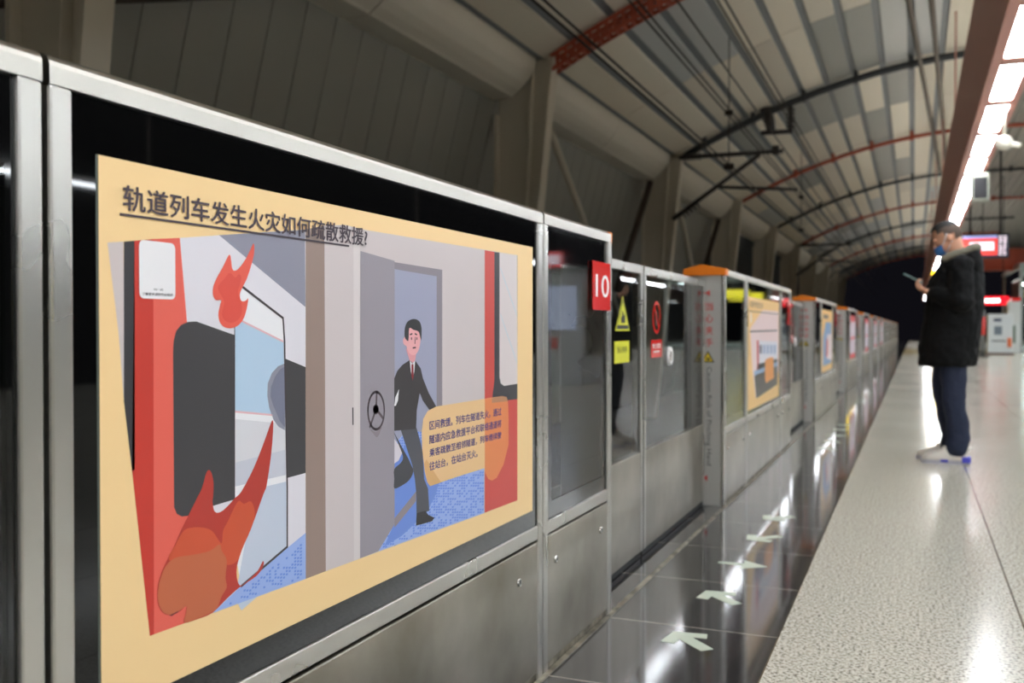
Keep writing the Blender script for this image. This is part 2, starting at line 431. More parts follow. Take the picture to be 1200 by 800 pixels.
def lamp_root(tm):
    r = empty('fluorescent_lamp', (0.76, 0, BZ))
    m = MB(); m.box(-0.098, 0.098, 0.0, 1.5, 0.032, 0.05, housing_m); m.build('housing', r)
    m = MB()        # ribbed diffuser over the twin tubes
    pr = [(-0.094 + 0.188 * q / 8, 0.0 if q % 4 else 0.008) for q in range(9)] + [(0.094, 0.03), (-0.094, 0.03)]
    m.prism([(x, 0.05, z) for x, z in pr], (0, 1.36, 0), tm); m.build('tube_diffuser', r)
    m = MB(); m.box(-0.099, 0.099, 1.415, 1.64, -0.006, 0.03, beam_side); m.build('end_bracket', r)
    return r
l0 = lamp_root(tube_m); ly = lamp_root(tube_yellow)
for k in range(-14, 45):
    o = l0 if k == -14 else ly if k == 20 else copy_tree(ly if 20 < k < 26 else l0)
    o.location = (0.76, 7.33 + 1.6 * k, BZ)
    if k < 0: tag(o, 'twin tube lamp on the red beam overhead, before the first one in view', 'lamp', 'lamps of the near beam')
    else: tag(o, ORD[k] + (' yellow' if 19 < k < 26 else ' bright') + ' twin tube lamp along the near red beam, counting from the top', 'lamp', 'lamps of the near beam')

# ------------------------------------------------------------------ overhead line over the track
wire = mat('contact_wire', (48, 40, 34), 0.5, 0.5)
def wires(X, Z, two, label):
    r = empty('overhead_wire', (X, 0, Z)); tag(r, label, 'wire', 'overhead wires')
    for s in ((-0.045, 0.045) if two else (0,)):
        m = MB(); m.tube([(s, Y0, 0), (s, Y1, 0)], 0.014, wire, 6); m.build('cable', r)
    return r
wires(-3.05, CAM_H + 2.88, True, 'left pair of dark overhead wires below the ceiling')
wires(-3.05, CAM_H + 3.84, True, 'middle pair of dark overhead wires below the ceiling')
wires(-2.62, CAM_H + 3.9, False, 'thin single overhead wire right of the middle pair')
wires(-2.2, CAM_H + 4.03, True, 'right pair of dark overhead wires running past the hanging insulator')
for Y, lab in ((17.2, 'short dropper and clamp on the left wires near the red rib'), (29, 'dropper holding the wires beyond the bracket arms')):
    r = empty('wire_dropper', (-3.05, Y, CAM_H + 2.88)); tag(r, lab, 'dropper', 'wire droppers')
    m = MB(); m.tube([(0, 0, 0), (0, 0, 2.3)], 0.01, wire, 6); m.build('rod', r)
    m = MB(); m.box(-0.09, 0.09, -0.06, 0.06, -0.05, 0.05, wire, 0.01); m.build('clamp', r)
    m = MB(); m.box(-0.07, 0.07, -0.05, 0.05, 0.91, 1.0, wire, 0.01); m.build('clamp', r)
insul = mat('insulator', (52, 46, 44), 0.35)
def cantilever(Y, lab):
    r = empty('bracket_arm', (-5.5, Y - 0.2, 0)); tag(r, lab, 'bracket', 'overhead line brackets')
    m = MB(); m.tube([(0, 0, 5.3), (2.55, 0, 5.28)], 0.055, insul, 8); m.build('top_tube', r)
    m = MB(); m.tube([(-0.16, 0, 3.75), (2.0, 0, 5.24)], 0.055, insul, 8); m.build('strut', r)
    m = MB(); m.tube([(1.0, 0, 4.5), (2.9, 0, 4.33)], 0.04, insul, 8); m.build('registration_arm', r)
    for z, x in ((5.3, 0.05), (3.85, 0.0)):
        m = MB()
        for k in range(5): m.tube([(x + 0.1 + k * 0.09, 0, z + (0.06 * k if z < 5 else 0)), (x + 0.13 + k * 0.09, 0, z + (0.06 * k + .02 if z < 5 else 0))], 0.1, insul, 10)
        m.build('insulator', r)
    m = MB(); m.box(2.3, 2.45, -0.06, 0.06, 5.2, 5.42, insul, 0.01); m.build('clamp', r)
cantilever(COL_Y[2], 'dark overhead line bracket arms on the second full column')
cantilever(COL_Y[5], 'dark overhead line bracket arms on the fifth full column')
r = empty('feeder_insulator', (-3.25, COL_Y[2], rz(-3.25) - 0.2)); tag(r, 'dark feeder insulator hanging under the dark grey roof rib', 'insulator')
m = MB(); m.box(-0.3, 0.3, -0.08, 0.08, 0.04, 0.14, insul, 0.02); m.build('mounting_plate', r)
m = MB(); m.tube([(-0.1, 0, 0.1), (-0.06, 0, -0.2), (0.0, 0, -0.5)], [0.1, 0.14, 0.1], insul, 10); m.build('hanger', r)
m = MB(); m.tube([(-0.25, 0, -0.48), (0.5, 0, -0.5)], 0.06, insul, 8); m.build('arm', r)
m = MB()
for k in range(5): m.tube([(0.45, 0, -0.4 + k * 0.1), (0.45, 0, -0.36 + k * 0.1)], 0.11, insul, 10)
m.tube([(0.45, 0, -0.5), (0.45, 0, 0.12)], 0.05, insul, 8); m.build('insulator', r)
conduit = mat('conduit_pipe', (118, 108, 98), 0.5, 0.3)
for (xa, xb, lab) in ((-0.35, 0.9, 'left one of two long pipes slanting under the ceiling beside the beam'), (0.05, 1.15, 'right one of two long pipes slanting under the ceiling beside the beam')):
    m = MB(); m.tube([(xa, 14, rz(xa) - 0.28), (xb, 41, rz(xb) - 0.28)], 0.05, conduit, 8); p_ = m.build('ceiling_pipe'); tag(p_, lab, 'pipe', 'pipes under the ceiling')
    m = MB()
    for y_ in (18, 24, 30, 36):
        x_ = xa + (xb - xa) * (y_ - 14) / 27
        m.tube([(x_, y_, rz(x_) - 0.3), (x_, y_, rz(x_) + 0.05)], 0.02, conduit, 6)
    m.build('bracket', p_)

# ------------------------------------------------------------------ platform screen housings
LEN, PITCH_Y, H1 = 3.03, 5.16, 0.10
S1, S2 = 0.734, 2.386
frit = mat('black_frit', (12, 12, 12), 0.04)
def housing():
    r = empty('platform_screen', (X_EDGE, H1, 0))
    segs = ((0.0, S1), (S1, S2), (S2, LEN))
    for i, (a, c) in enumerate(segs):
        a2, c2 = a + (0.005 if i else 0.0), c - (0.005 if i < 2 else 0.0)
        m = MB()        # rounded top rail
        pr = [(0.0, 1.262)] + [(-0.016 + 0.016 * math.cos(t), 1.284 + 0.016 * math.sin(t)) for t in [math.radians(q) for q in (0, 22, 45, 68, 90)]]
        pr += [(-0.164 + 0.016 * math.cos(t), 1.284 + 0.016 * math.sin(t)) for t in [math.radians(q) for q in (90, 135, 180)]] + [(-0.18, 1.262)]
        m.prism([(x, a2, z) for x, z in pr], (0, c2 - a2, 0), rail_steel)
        m.build('top_rail', r)
        for ya in (a2, c2 - 0.034):
            m = MB(); m.box(-0.03, 0.0, ya, ya + 0.034, 0.0, 1.262, steel, 0.004); m.build('post', r)
        ya, yc = a2 + 0.034, c2 - 0.034
        if i == 1:
            m = MB(); m.box(-0.02, -0.006, ya, yc, 0.428, 1.262, black_glass); m.build('glass_pane', r)
            m = MB(); m.box(-0.18, -0.17, ya, yc, 0.0, 1.262, rubber); m.build('back_panel', r)
        else:
            m = MB(); m.face([(-0.008, ya, 0.428), (-0.008, yc, 0.428), (-0.008, yc, 1.262), (-0.008, ya, 1.262)], clear_glass)
            gp = m.build('glass_pane', r)
            m = MB(); bw = 0.045
            for (p0, p1, q0, q1) in ((ya, yc, 1.16, 1.262), (ya, yc, 0.428, 0.475), (ya, ya + bw, 0.475, 1.16), (yc - 0.012, yc, 0.475, 1.16)):
                m.box(-0.016, -0.0075, p0, p1, q0, q1, frit)
            m.build('black_border', gp)
            m = MB(); m.box(-0.18, -0.17, ya, yc, 0.0, 0.43, steel); m.box(-0.18, -0.17, ya, yc, 1.16, 1.262, steel); m.build('back_panel', r)
            m = MB(); m.face([(-0.175, ya, 0.43), (-0.175, yc, 0.43), (-0.175, yc, 1.16), (-0.175, ya, 1.16)], clear_glass); m.build('back_glass', r)
        m = MB(); m.box(-0.03, -0.001, ya, yc, 0.39, 0.428, steel, 0.003); m.build('mid_rail', r)
        m = MB(); m.box(-0.03, -0.002, ya, yc, 0.022, 0.384, steel_panel, 0.004); lp = m.build('lower_panel', r)
        m = MB(); m.box(-0.03, -0.008, ya, yc, 0.0, 0.02, sill); m.build('kick_strip', r)
        for yy in ((ya + 0.06, yc - 0.08) if i != 1 else (ya + 0.1, yc - 0.14)):
            m = MB(); zz = 0.305
            for (r0, r1, x0, x1, mm) in ((0.0125, 0.0095, -0.004, 0.004, steel_bright), (0.006, 0.005, -0.004, 0.0045, rubber)):
                m.tube([(x0, yy, zz), (x1, yy, zz)], [r0, r1], mm, 14)
            m.build('panel_lock', lp)
    m = MB(); m.box(-0.18, -0.02, -0.012, -0.002, 0.0, 1.262, end_steel); m.box(-0.022, 0.0, -0.014, 0.0, 0.0, 1.262, steel_bright, 0.005); ep = m.build('end_panel', r)
    m = MB(); m.box(-0.18, 0.0, LEN, LEN + 0.006, 0.0, 1.262, steel); m.build('end_panel', r)
    for ya, yc in ((-0.03, 0.05), (LEN - 0.02, LEN + 0.02)):
        m = MB(); hi = 1.30 if ya > 0 else 1.322
        m.prism([(-0.225 if ya < 0 else -0.19, ya, 1.262), (0.006 if ya < 0 else -0.003, ya, 1.262), (0.006 if ya < 0 else -0.003, ya, 1.298), (-0.13, ya, hi), (-0.225 if ya < 0 else -0.19, ya, 1.298)], (0, yc - ya, 0), orange)
        m.build('end_cap', r)
    # warning print on the near end panel (faces the camera side); u runs along +X
    f = lambda u, v: (-0.16 + u, -0.0135, v)
    m = MB()
    for k, ch in enumerate('当心夹手'):
        z = 1.115 - k * 0.066; add_text(m, ch, f, 0.056, 0.096, z - 0.045, z, red_print, 0.02, out=(0, -0.00005, 0))
    m.build('warning_lettering', ep)
    m = MB(); m.face([f(0.05, 1.165), f(0.08, 1.148), f(0.08, 1.182)], red_print); m.build('red_arrow', ep)
    m = MB(); m.face([f(0.045, 0.15), f(0.068, 0.132), f(0.068, 0.168)], red_print); m.build('red_arrow', ep)
    m = MB()
    fr_ = lambda u, v: (-0.16 + 0.055 + v, -0.0135, 0.76 - u)
    add_text(m, 'Caution,Risk of Pinching Hand', fr_, 0.0, 0.54, 0.0, 0.036, grey_print, 0.0)
    m.build('caution_lettering', ep)
    m = MB()
    m.face([f(0.035, 0.785), f(0.105, 0.785), f(0.07, 0.85)], black_print)
    f2 = lambda u, v: (-0.16 + u, -0.0139, v)
    m.face([f2(0.045, 0.791), f2(0.095, 0.791), f2(0.07, 0.838)], mat('warning_yellow', (222, 190, 40), 0.4))
    f3 = lambda u, v: (-0.16 + u, -0.0142, v)
    m.face([f3(0.06, 0.796), f3(0.081, 0.796), f3(0.079, 0.81), f3(0.073, 0.806), f3(0.071, 0.813), f3(0.066, 0.812), f3(0.061, 0.806)], black_print)
    m.build('warning_triangle', ep)
    return r
h0 = housing()
NH = 13
H_LAB = ['nearest steel and black glass platform screen, filling the left half of the photo',
         'second platform screen with orange end cap and a beige train poster',
         'third platform screen from the camera, with a blue and orange poster']
houses = [h0]
tag(h0, H_LAB[0], 'platform screen', 'platform screens along the track edge')
for k in range(1, NH):
    c = copy_tree(h0); c.location = (X_EDGE, H1 + PITCH_Y * k, 0); houses.append(c)
    c['label'] = H_LAB[k] if k < 3 else ORD[k] + ' orange capped platform screen from the camera along the platform edge'
# red number plates
def plate(k, y0, y1, z0, z1, txt=None):
    m = MB(); m.box(-0.002, 0.001, y0, y1, z0, z1, red_paint, 0.0005); p_ = m.build('number_plate', houses[k])
    if txt:
        m = MB(); w = y1 - y0
        add_text(m, txt, lambda u, v: (0.0014, u, v), y0 + w * 0.16, y0 + w * 0.9, z0 + (z1 - z0) * 0.27, z0 + (z1 - z0) * 0.74, white_paint, 0.0)
        m.build('number_lettering', p_)
ya, za = on_x(694.5, 304.5, X_EDGE); yb, zb = on_x(715, 364, X_EDGE)
plate(0, ya - H1, yb - H1, zb, CAM_H + (za - CAM_H) * 0.995, '10')
for k in (1, 2, 3, 4): plate(k, LEN - 0.2, LEN - 0.04, 1.0, 1.19)

# ------------------------------------------------------------------ sliding doors between the housings
XD = -1.075
door_glass = glass_mat('door_glass', (0.62, 0.66, 0.64, 1))
def door(Y, w, near):
    r = empty('sliding_door', (XD, Y, 0))
    m = MB()
    m.box(-0.02, 0.02, 0, 0.03, 0.03, 1.235, steel, 0.003); m.build('stile', r)
    m = MB(); m.box(-0.02, 0.02, w - 0.03, w, 0.03, 1.235, steel, 0.003); m.build('stile', r)
    m = MB(); m.box(-0.02, 0.02, 0.03, w - 0.03, 1.2, 1.235, steel, 0.003); m.build('top_rail', r)
    m = MB(); m.box(-0.018, 0.018, 0.03, w - 0.03, 0.03, 0.45, steel_panel, 0.004); m.build('lower_panel', r)
    m = MB(); m.face([(0.012, 0.03, 0.45), (0.012, w - 0.03, 0.45), (0.012, w - 0.03, 1.2), (0.012, 0.03, 1.2)], door_glass); gl = m.build('glass_pane', r)
    m = MB(); m.box(-0.012, 0.01, 0.0, w, 0.004, 0.03, rubber); m.build('bottom_seal', r)
    e = w if near else 0.0
    m = MB(); m.box(-0.012, 0.012, e if near else e - 0.012, e + 0.012 if near else e, 0.03, 1.235, rubber); m.build('edge_seal', r)
    return r, gl
WN, WF = 0.78, 1.27     # widths of the two leaves (partly inside the housings)
gapc = 3.95
def sticker(root, name, build):
    m = MB(); build(m); return m.build(name, root)
# local coordinates of what is stuck on the glass
def dpt(y0): return lambda u, v: (0.0145, u - y0, v)
dn, gn = door(gapc - 0.012 - WN, WN, True); y_n = gapc - 0.012 - WN
df, gf = door(gapc + 0.012, WF, False); y_f = gapc + 0.012
tag(dn, 'glass leaf of the nearest door with the yellow warning triangle sticker', 'sliding door', 'sliding platform doors')
tag(df, 'glass leaf of the nearest door with the red prohibition sticker', 'sliding door', 'sliding platform doors')
XS = XD + 0.0145
def on_door(x, y): return on_x(x, y, XS)
f = dpt(y_n)
def tri(m):
    a, b_, c_ = on_door(729, 346), on_door(738, 387), on_door(721, 388)
    zt, zl = a[1], (b_[1] + c_[1]) / 2
    m.face([f(c_[0], zl), f(b_[0], zl), f((b_[0] + c_[0]) / 2, zt)], yellow)
    mid = (b_[0] + c_[0]) / 2; w = (b_[0] - c_[0]) / 2; h = zt - zl
    g1 = lambda u, v: (0.0150, mid + u * w - y_n, zl + v * h)
    m.face([g1(-0.86, 0.05), g1(0.86, 0.05), g1(0, 0.92)], black_print)
    g2 = lambda u, v: (0.0154, mid + u * w - y_n, zl + v * h)
    m.face([g2(-0.7, 0.16), g2(0.7, 0.16), g2(0, 0.84)], yellow)
    g3 = lambda u, v: (0.0157, mid + u * w - y_n, zl + v * h)
    m.face([g3(-0.25, 0.22), g3(0.3, 0.22), g3(0.32, 0.42), g3(0.2, 0.5), g3(0.1, 0.42), g3(0.02, 0.56), g3(-0.1, 0.55), g3(-0.14, 0.4), g3(-0.28, 0.38)], black_print)
sticker(gn, 'hand_warning_sticker', tri)
def ylab(m):
    (ya, zt), (yb, zb) = on_door(720, 400), on_door(737.5, 424)
    m.face([f(ya, zb), f(yb, zb), f(yb, zt), f(ya, zt)], yellow)
    h = zt - zb; w = yb - ya
    add_text(m, '当心夹手', lambda u, v: (0.0150, u - y_n, v), ya + w * 0.16, ya + w * 0.84, zb + h * 0.46, zb + h * 0.76, black_print, 0.01)
sticker(gn, 'yellow_label', ylab)
f_ = dpt(y_f)
def proh(m):
    cy, cz = on_door(769.5, 372); ry = (on_door(774, 372)[0] - on_door(765, 372)[0]) / 2; rz_ = (on_door(769, 352)[1] - on_door(769, 391)[1]) / 2
    n = 28; P = lambda q, t: (0.0145 + (0.0004 if q != 1 else 0), cy + ry * q * math.cos(t) - y_f, cz + rz_ * q * math.sin(t))
    for k in range(n):
        t0, t1 = 2 * math.pi * k / n, 2 * math.pi * (k + 1) / n
        m.face([P(1.0, t0), P(1.0, t1), P(0.78, t1), P(0.78, t0)], red_paint)
    d = 0.11
    t0 = math.radians(135)
    m.face([P(0.85, t0 - d), P(0.85, t0 + d), P(0.85, t0 + math.pi - d), P(0.85, t0 + math.pi + d)], red_paint)
    q = lambda u, v: (0.0146, cy + ry * u - y_f, cz + rz_ * v)
    m.face([q(-0.2, -0.5), q(0.1, -0.5), q(0.15, 0.2), q(0.0, 0.5), q(-0.2, 0.2)], black_print)
sticker(gf, 'prohibition_sticker', proh)
def rlab(m):
    (ya, zt), (yb, zb) = on_door(763, 398), on_door(775.5, 418)
    m.face([f_(ya, zb), f_(yb, zb), f_(yb, zt), f_(ya, zt)], red_paint)
    h = zt - zb; w = yb - ya
    add_text(m, '禁止倚靠', lambda u, v: (0.0150, u - y_f, v), ya + w * 0.12, ya + w * 0.88, zb + h * 0.5, zb + h * 0.8, white_paint, 0.01)
    m.face([(0.015, ya + w * 0.2 - y_f, zb + h * 0.3), (0.015, ya + w * 0.8 - y_f, zb + h * 0.3), (0.015, ya + w * 0.8 - y_f, zb + h * 0.36), (0.015, ya + w * 0.2 - y_f, zb + h * 0.36)], white_paint)
sticker(gf, 'red_label', rlab)
def grip(m):
    cy, cz = on_door(784, 417); n = 24
    for k in range(n):
        t0, t1 = 2 * math.pi * k / n, 2 * math.pi * (k + 1) / n
        P = lambda q, t, x: (x, cy + 0.035 * q * math.cos(t) - y_f, cz + 0.045 * q * math.sin(t))
        m.face([P(1, t0, 0.013), P(1, t1, 0.013), P(0.92, t1, 0.026), P(0.92, t0, 0.026)], white_paint)
        m.face([P(0.92, t0, 0.026), P(0.92, t1, 0.026), P(0.55, t1, 0.024), P(0.55, t0, 0.024)], white_paint)
        m.face([P(0.55, t0, 0.024), P(0.55, t1, 0.024), P(0.5, t1, 0.014), P(0.5, t0, 0.014)], steel_bright)
sticker(gf, 'finger_grip', grip)
for k in range(1, NH - 1):
    for o, nm in ((dn, 'near'), (df, 'far')):
        c = copy_tree(o); c.location.y += PITCH_Y * k
        tag(c, nm + ' glass leaf of the ' + ORD[k] + ' doorway, beyond the ' + ORD[k] + ' platform screen', 'sliding door', 'sliding platform doors')

# ------------------------------------------------------------------ the big evacuation poster
XP = X_EDGE - 0.0055
lay = [0]
def P3(y, z, k): return (XP + 0.00006 * k, y, z)
pc = {}
def pm(rgb):
    if rgb not in pc: pc[rgb] = mat('print_%d_%d_%d' % rgb, tuple(int(v * 0.965) for v in rgb), 0.38, spec=0.25)
    return pc[rgb]
def poly(m, pts, rgb, k, off=(0, 0), s=1):
    m.face([P3(*on_x(off[0] + x / s, off[1] + y / s, XP), k) for x, y in pts], pm(rgb))
A2 = ((110, 170), 3.479); A3 = ((110, 370), 3.479); A4 = ((110, 570), 3.479); A5 = ((400, 200), 3.479); A6 = ((400, 400), 3.479); A7 = ((400, 570), 3.479)
def pz(m, pts, rgb, k, fr): poly(m, pts, rgb, k, fr[0], fr[1])
def px(fr, x, y): return (fr[0][0] + x / fr[1], fr[0][1] + y / fr[1])
def stroke(m, pts, w, rgb, k):      # constant-width line through photo points, on the poster plane
    q = [Vector(on_x(x, y, XP)) for x, y in pts]
    for a, c in zip(q, q[1:]):
        d = (c - a).normalized(); nn = Vector((-d.y, d.x)) * w / 2; a = a - d * w * 0.3; c = c + d * w * 0.3
        m.face([P3(*(a + nn), k), P3(*(a - nn), k), P3(*(c - nn), k), P3(*(c + nn), k)], pm(rgb))
def ring(m, cx, cy, rx, ry, w, rgb, k, n=32):
    stroke(m, [(cx + rx * math.cos(2 * math.pi * t / n), cy + ry * math.sin(2 * math.pi * t / n)) for t in range(n + 1)], w, rgb, k)
def smooth_closed(pts, n=4):        # Catmull-Rom through the outline
    out = []
    N_ = len(pts)
    for i in range(N_):
        p0, p1, p2, p3 = [Vector(pts[(i + d) % N_]) for d in (-1, 0, 1, 2)]
        for j in range(n):
            t = j / n
            out.append(tuple(0.5 * ((2 * p1) + (p2 - p0) * t + (2 * p0 - 5 * p1 + 4 * p2 - p3) * t * t + (3 * p1 - p0 - 3 * p2 + p3) * t ** 3)))
    return out
yL, zT = on_x(115, 181, XP); yR, zB = on_x(624, 598, XP)
m = MB(); m.face([(XP, yL, zB), (XP, yR, zB), (XP, yR, zT), (XP, yL, zT)], mat('print_sand', (244, 209, 153), 0.38, spec=0.25))
m.face([(XP - 0.0003, yL - 0.004, zB), (XP - 0.0003, yL, zB), (XP - 0.0003, yL, zT), (XP - 0.0003, yL - 0.004, zT)], mat('print_trim', (70, 78, 70), 0.4))
poster = m.build('evacuation_poster')
tag(poster, 'large sand coloured evacuation poster with train fire and man in suit, on the nearest screen', 'poster', 'posters on the platform screens')
m = MB()
# train carriage on the left
pz(m, [(55, 397), (120, 393), (125, 800), (122, 1040), (100, 760)], (214, 200, 198), 2, A2)
poly(m, [(145, 283), (157.6, 282), (158, 550), (154.6, 551), (145, 470)], (64, 62, 65), 3)
poly(m, [(157.4, 282), (179.5, 280), (180.3, 743), (175.5, 745), (154.6, 551)], (208, 66, 54), 3)
poly(m, [(179.5, 280), (210.6, 278.6), (219, 377), (250, 500), (275, 690), (249, 718), (180.3, 743)], (238, 106, 92), 3)
poly(m, [(210.6, 278.6), (256.6, 275.5), (358, 268.8), (358, 678), (249, 718), (290, 672), (250, 640), (219, 377)], (231, 226, 234), 4)
pz(m, [(510, 367), (860, 345), (862, 660)], (148, 147, 162), 5, A2)
poly(m, [(202.6, 412), (203.2, 400), (206, 388), (212, 380.5), (220, 377), (230, 376.5), (274.6, 392.4), (274.6, 585), (248, 593), (230, 601), (222, 604), (213, 605), (207, 602), (203.8, 594)], (72, 70, 72), 5)
poly(m, [(334, 420), (358, 430), (358, 554), (336, 560)], (72, 70, 72), 5)
# open door leaf
poly(m, [(274.6, 376), (284, 336), (331.5, 372), (333.5, 480), (336, 640), (282, 686), (274.6, 640)], (243, 242, 245), 6)
poly(m, [(274.6, 376), (282.5, 375.5), (332, 401), (333.5, 490), (320, 487), (274.6, 481)], (186, 211, 234), 7)
pz(m, [(575, 420), (780, 440), (781, 640), (575, 668)], (222, 221, 226), 7, A3)
pz(m, [(575, 598), (780, 545), (781, 648), (575, 695)], (206, 208, 219), 8, A3)
pz(m, [(700, 695), (783, 675), (787, 1040), (600, 1200), (575, 1150), (620, 900)], (203, 211, 226), 8, A3)
half = [(775, 195), (750, 205), (725, 232), (708, 275), (706, 325), (714, 375), (732, 425), (752, 452), (778, 466)]
pz(m, half, (150, 150, 164), 9, A3)
pz(m, [(778, 206), (758, 218), (737, 248), (721, 290), (719, 330), (730, 365), (745, 400), (757, 430), (778, 455)], (126, 128, 148), 10, A3)
stroke(m, [px(A2, 600, 574), px(A2, 770, 705), px(A2, 776, 800), px(A3, 787, 700), px(A4, 787, 245), px(A4, 600, 405)], 0.0042, (72, 64, 68), 11)
stroke(m, [(274.6, 381), (274.6, 585)], 0.002, (80, 74, 78), 11)
stroke(m, [(275, 374), px(A2, 605, 718), px(A2, 770, 800)], 0.003, (238, 190, 196), 9)
stroke(m, [px(A3, 575, 390), px(A3, 728, 404)], 0.003, (238, 190, 196), 9)
# blue floor below the carriage
poly(m, [(358, 624), (358, 678), (249, 718), (282.5, 686)], (160, 184, 238), 9)
rr = random.Random(3)
def dots(m, region, rgb, k, step, size, prob):
    xs = [p[0] for p in region]; ys = [p[1] for p in region]
    def inside(x, y):
        c = False; j = len(region) - 1
        for i in range(len(region)):
            (xi, yi), (xj, yj) = region[i], region[j]
            if (yi > y) != (yj > y) and x < (xj - xi) * (y - yi) / (yj - yi) + xi: c = not c
            j = i
        return c
    x = min(xs)
    while x < max(xs):
        y = min(ys)
        while y < max(ys):
            if inside(x, y) and inside(x + size, y + size) and rr.random() < prob(x, y):
                yy = y - (x - min(xs)) * 0.0
                poly(m, [(x, yy), (x + size, yy - size * 0.4), (x + size, yy + size * 0.6), (x, yy + size)], rgb, k)
            y += step * 1.15
        x += step
dots(m, [(354, 634), (354, 678), (262, 712), (290, 686)], (112, 146, 226), 10, 3.3, 2.3, lambda x, y: 0.72 if math.sin(x * 0.22) + math.sin(y * 0.31 + x * .1) > -0.5 else 0.1)
# flames
fl2 = [px(A3, *p) for p in ((727, 425), (730, 452), (722, 560), (703, 690))] + [px(A4, *p) for p in ((690, 30), (640, 170), (605, 250), (583, 320), (581, 365), (588, 394), (602, 402), (640, 370), (668, 340), (688, 302), (689, 325), (660, 365), (590, 412), (535, 462), (480, 515), (420, 540), (366, 555), (372, 520), (376, 488), (366, 492), (352, 506), (325, 520), (296, 522), (270, 502), (257, 455), (262, 390), (285, 325), (325, 245), (355, 175), (385, 115), (420, 45))] + [px(A3, *p) for p in ((440, 700), (455, 645), (466, 628), (478, 640), (486, 680), (484, 740))] + [px(A4, *p) for p in ((482, 60), (488, 95), (500, 106), (520, 100), (545, 78), (575, 45))] + [px(A3, *p) for p in ((600, 715), (650, 620), (690, 520), (715, 450))]
poly(m, smooth_closed(fl2, 3), (190, 66, 56), 12)
fb_ = [px(A4, *p) for p in ((305, 300), (330, 240), (360, 185), (390, 168), (440, 166), (480, 180), (505, 215), (520, 230), (525, 180), (545, 140), (585, 60), (610, 70), (640, 60), (655, 110), (640, 165), (605, 248), (585, 300), (545, 320), (500, 300), (420, 300))]
poly(m, smooth_closed(fb_, 3), (214, 92, 62), 13)
fc_ = [px(A4, *p) for p in ((268, 380), (290, 325), (330, 290), (400, 278), (470, 262), (510, 235), (520, 262), (540, 300), (535, 370), (540, 410), (520, 445), (500, 495), (470, 516), (420, 538), (368, 553), (374, 515), (377, 488), (360, 496), (325, 518), (296, 520), (272, 500), (259, 455), (262, 410))]
poly(m, smooth_closed(fc_, 3), (203, 110, 76), 14)
pz(m, [(305, 524), (345, 505), (340, 512), (315, 527)], (120, 60, 56), 15, A4)
fl1 = [(650, 400), (652, 440), (640, 490), (622, 545), (604, 580), (594, 605), (596, 628), (606, 637), (620, 632), (628, 625), (622, 665), (610, 705), (590, 732), (565, 745), (535, 744), (514, 725), (506, 692), (512, 655), (517, 632), (496, 632), (484, 610), (485, 578), (500, 540), (525, 495), (550, 446), (558, 468), (562, 500), (572, 512), (590, 502), (615, 468), (635, 430)]
poly(m, smooth_closed([px(A2, *p) for p in fl1], 3), (238, 100, 84), 12)
poly(m, smooth_closed([px(A2, *p) for p in ((552, 520), (575, 540), (590, 525), (600, 545), (585, 600), (600, 640), (600, 690), (575, 720), (540, 720), (520, 690), (530, 640), (510, 600), (505, 575), (530, 545))], 3), (231, 88, 74), 13)
# right half: corridor
poly(m, [(358, 268.8), (380, 264), (381.6, 669), (358, 678)], (158, 136, 127), 6)
poly(m, [(380, 264), (404, 263.5), (429, 269.5), (606, 299), (606, 586), (567, 601), (381.6, 669)], (212, 201, 201), 6)
poly(m, [(414, 277), (421.5, 278), (421.5, 654), (414.5, 657)], (222, 213, 212), 7)
stroke(m, [(413.2, 478), (413.4, 497)], 0.004, (62, 58, 60), 8)
poly(m, [(518, 316), (567, 324), (567, 549), (518, 560)], (212, 201, 201), 7)
poly(m, [(462, 307), (518, 316), (518, 600), (462, 640)], (146, 137, 146), 8)
poly(m, [(462, 315), (469, 316.5), (511.5, 323.6), (511.5, 600), (462, 640)], (164, 166, 190), 9)
flr = [(462, 520), (480, 500), (567, 545), (567, 601), (443, 645.5), (462, 612)]
poly(m, flr, (160, 184, 240), 10)
dots(m, flr, (108, 142, 228), 11, 2.7, 2.0, lambda x, y: 0.9 if y - 575 < (x - 520) * -0.5 - 0 and x < 545 else 0.55)
poly(m, [(462, 536), (487, 508), (520, 545), (510, 580), (500, 600), (470, 628), (450, 640), (462, 612)], (116, 148, 224), 12)
poly(m, [(462, 607), (487.6, 575), (487, 587), (462, 618)], (150, 138, 142), 13)
poly(m, [(422, 294), (462, 305.5), (462, 614), (443, 645.5), (421.5, 654)], (158, 151, 159), 13)
ring(m, 440.3, 481, 9.6, 22, 0.0052, (104, 92, 98), 15)
for e in ((441, 459), (433, 500), (448.5, 490)): stroke(m, [(440.3, 479), e], 0.006, (104, 92, 98), 15)
ring(m, 440, 479.5, 2.0, 3.0, 0.009, (104, 92, 98), 15, 10)
poly(m, smooth_closed([(433, 502), (440, 506), (447, 500), (442, 512), (437, 508)], 3), (142, 132, 138), 14)
# train on the right
poly(m, [(567.7, 293), (579, 295), (579, 452), (606, 467), (606, 586), (567.7, 600.5)], (212, 80, 74), 12)
poly(m, [(579, 295), (585, 296), (606, 299.3), (606, 467.5), (576, 471), (579, 445)], (64, 63, 68), 13)
poly(m, [(585, 296), (605.6, 299.2), (606, 449.4), (590.5, 452), (586.5, 449), (585, 442)], (224, 213, 213), 14)
stroke(m, [(586, 314), (605.5, 370)], 0.003, (190, 214, 226), 15); stroke(m, [(586, 368), (605.5, 425)], 0.003, (190, 214, 226), 15)
m.build('illustration', poster)
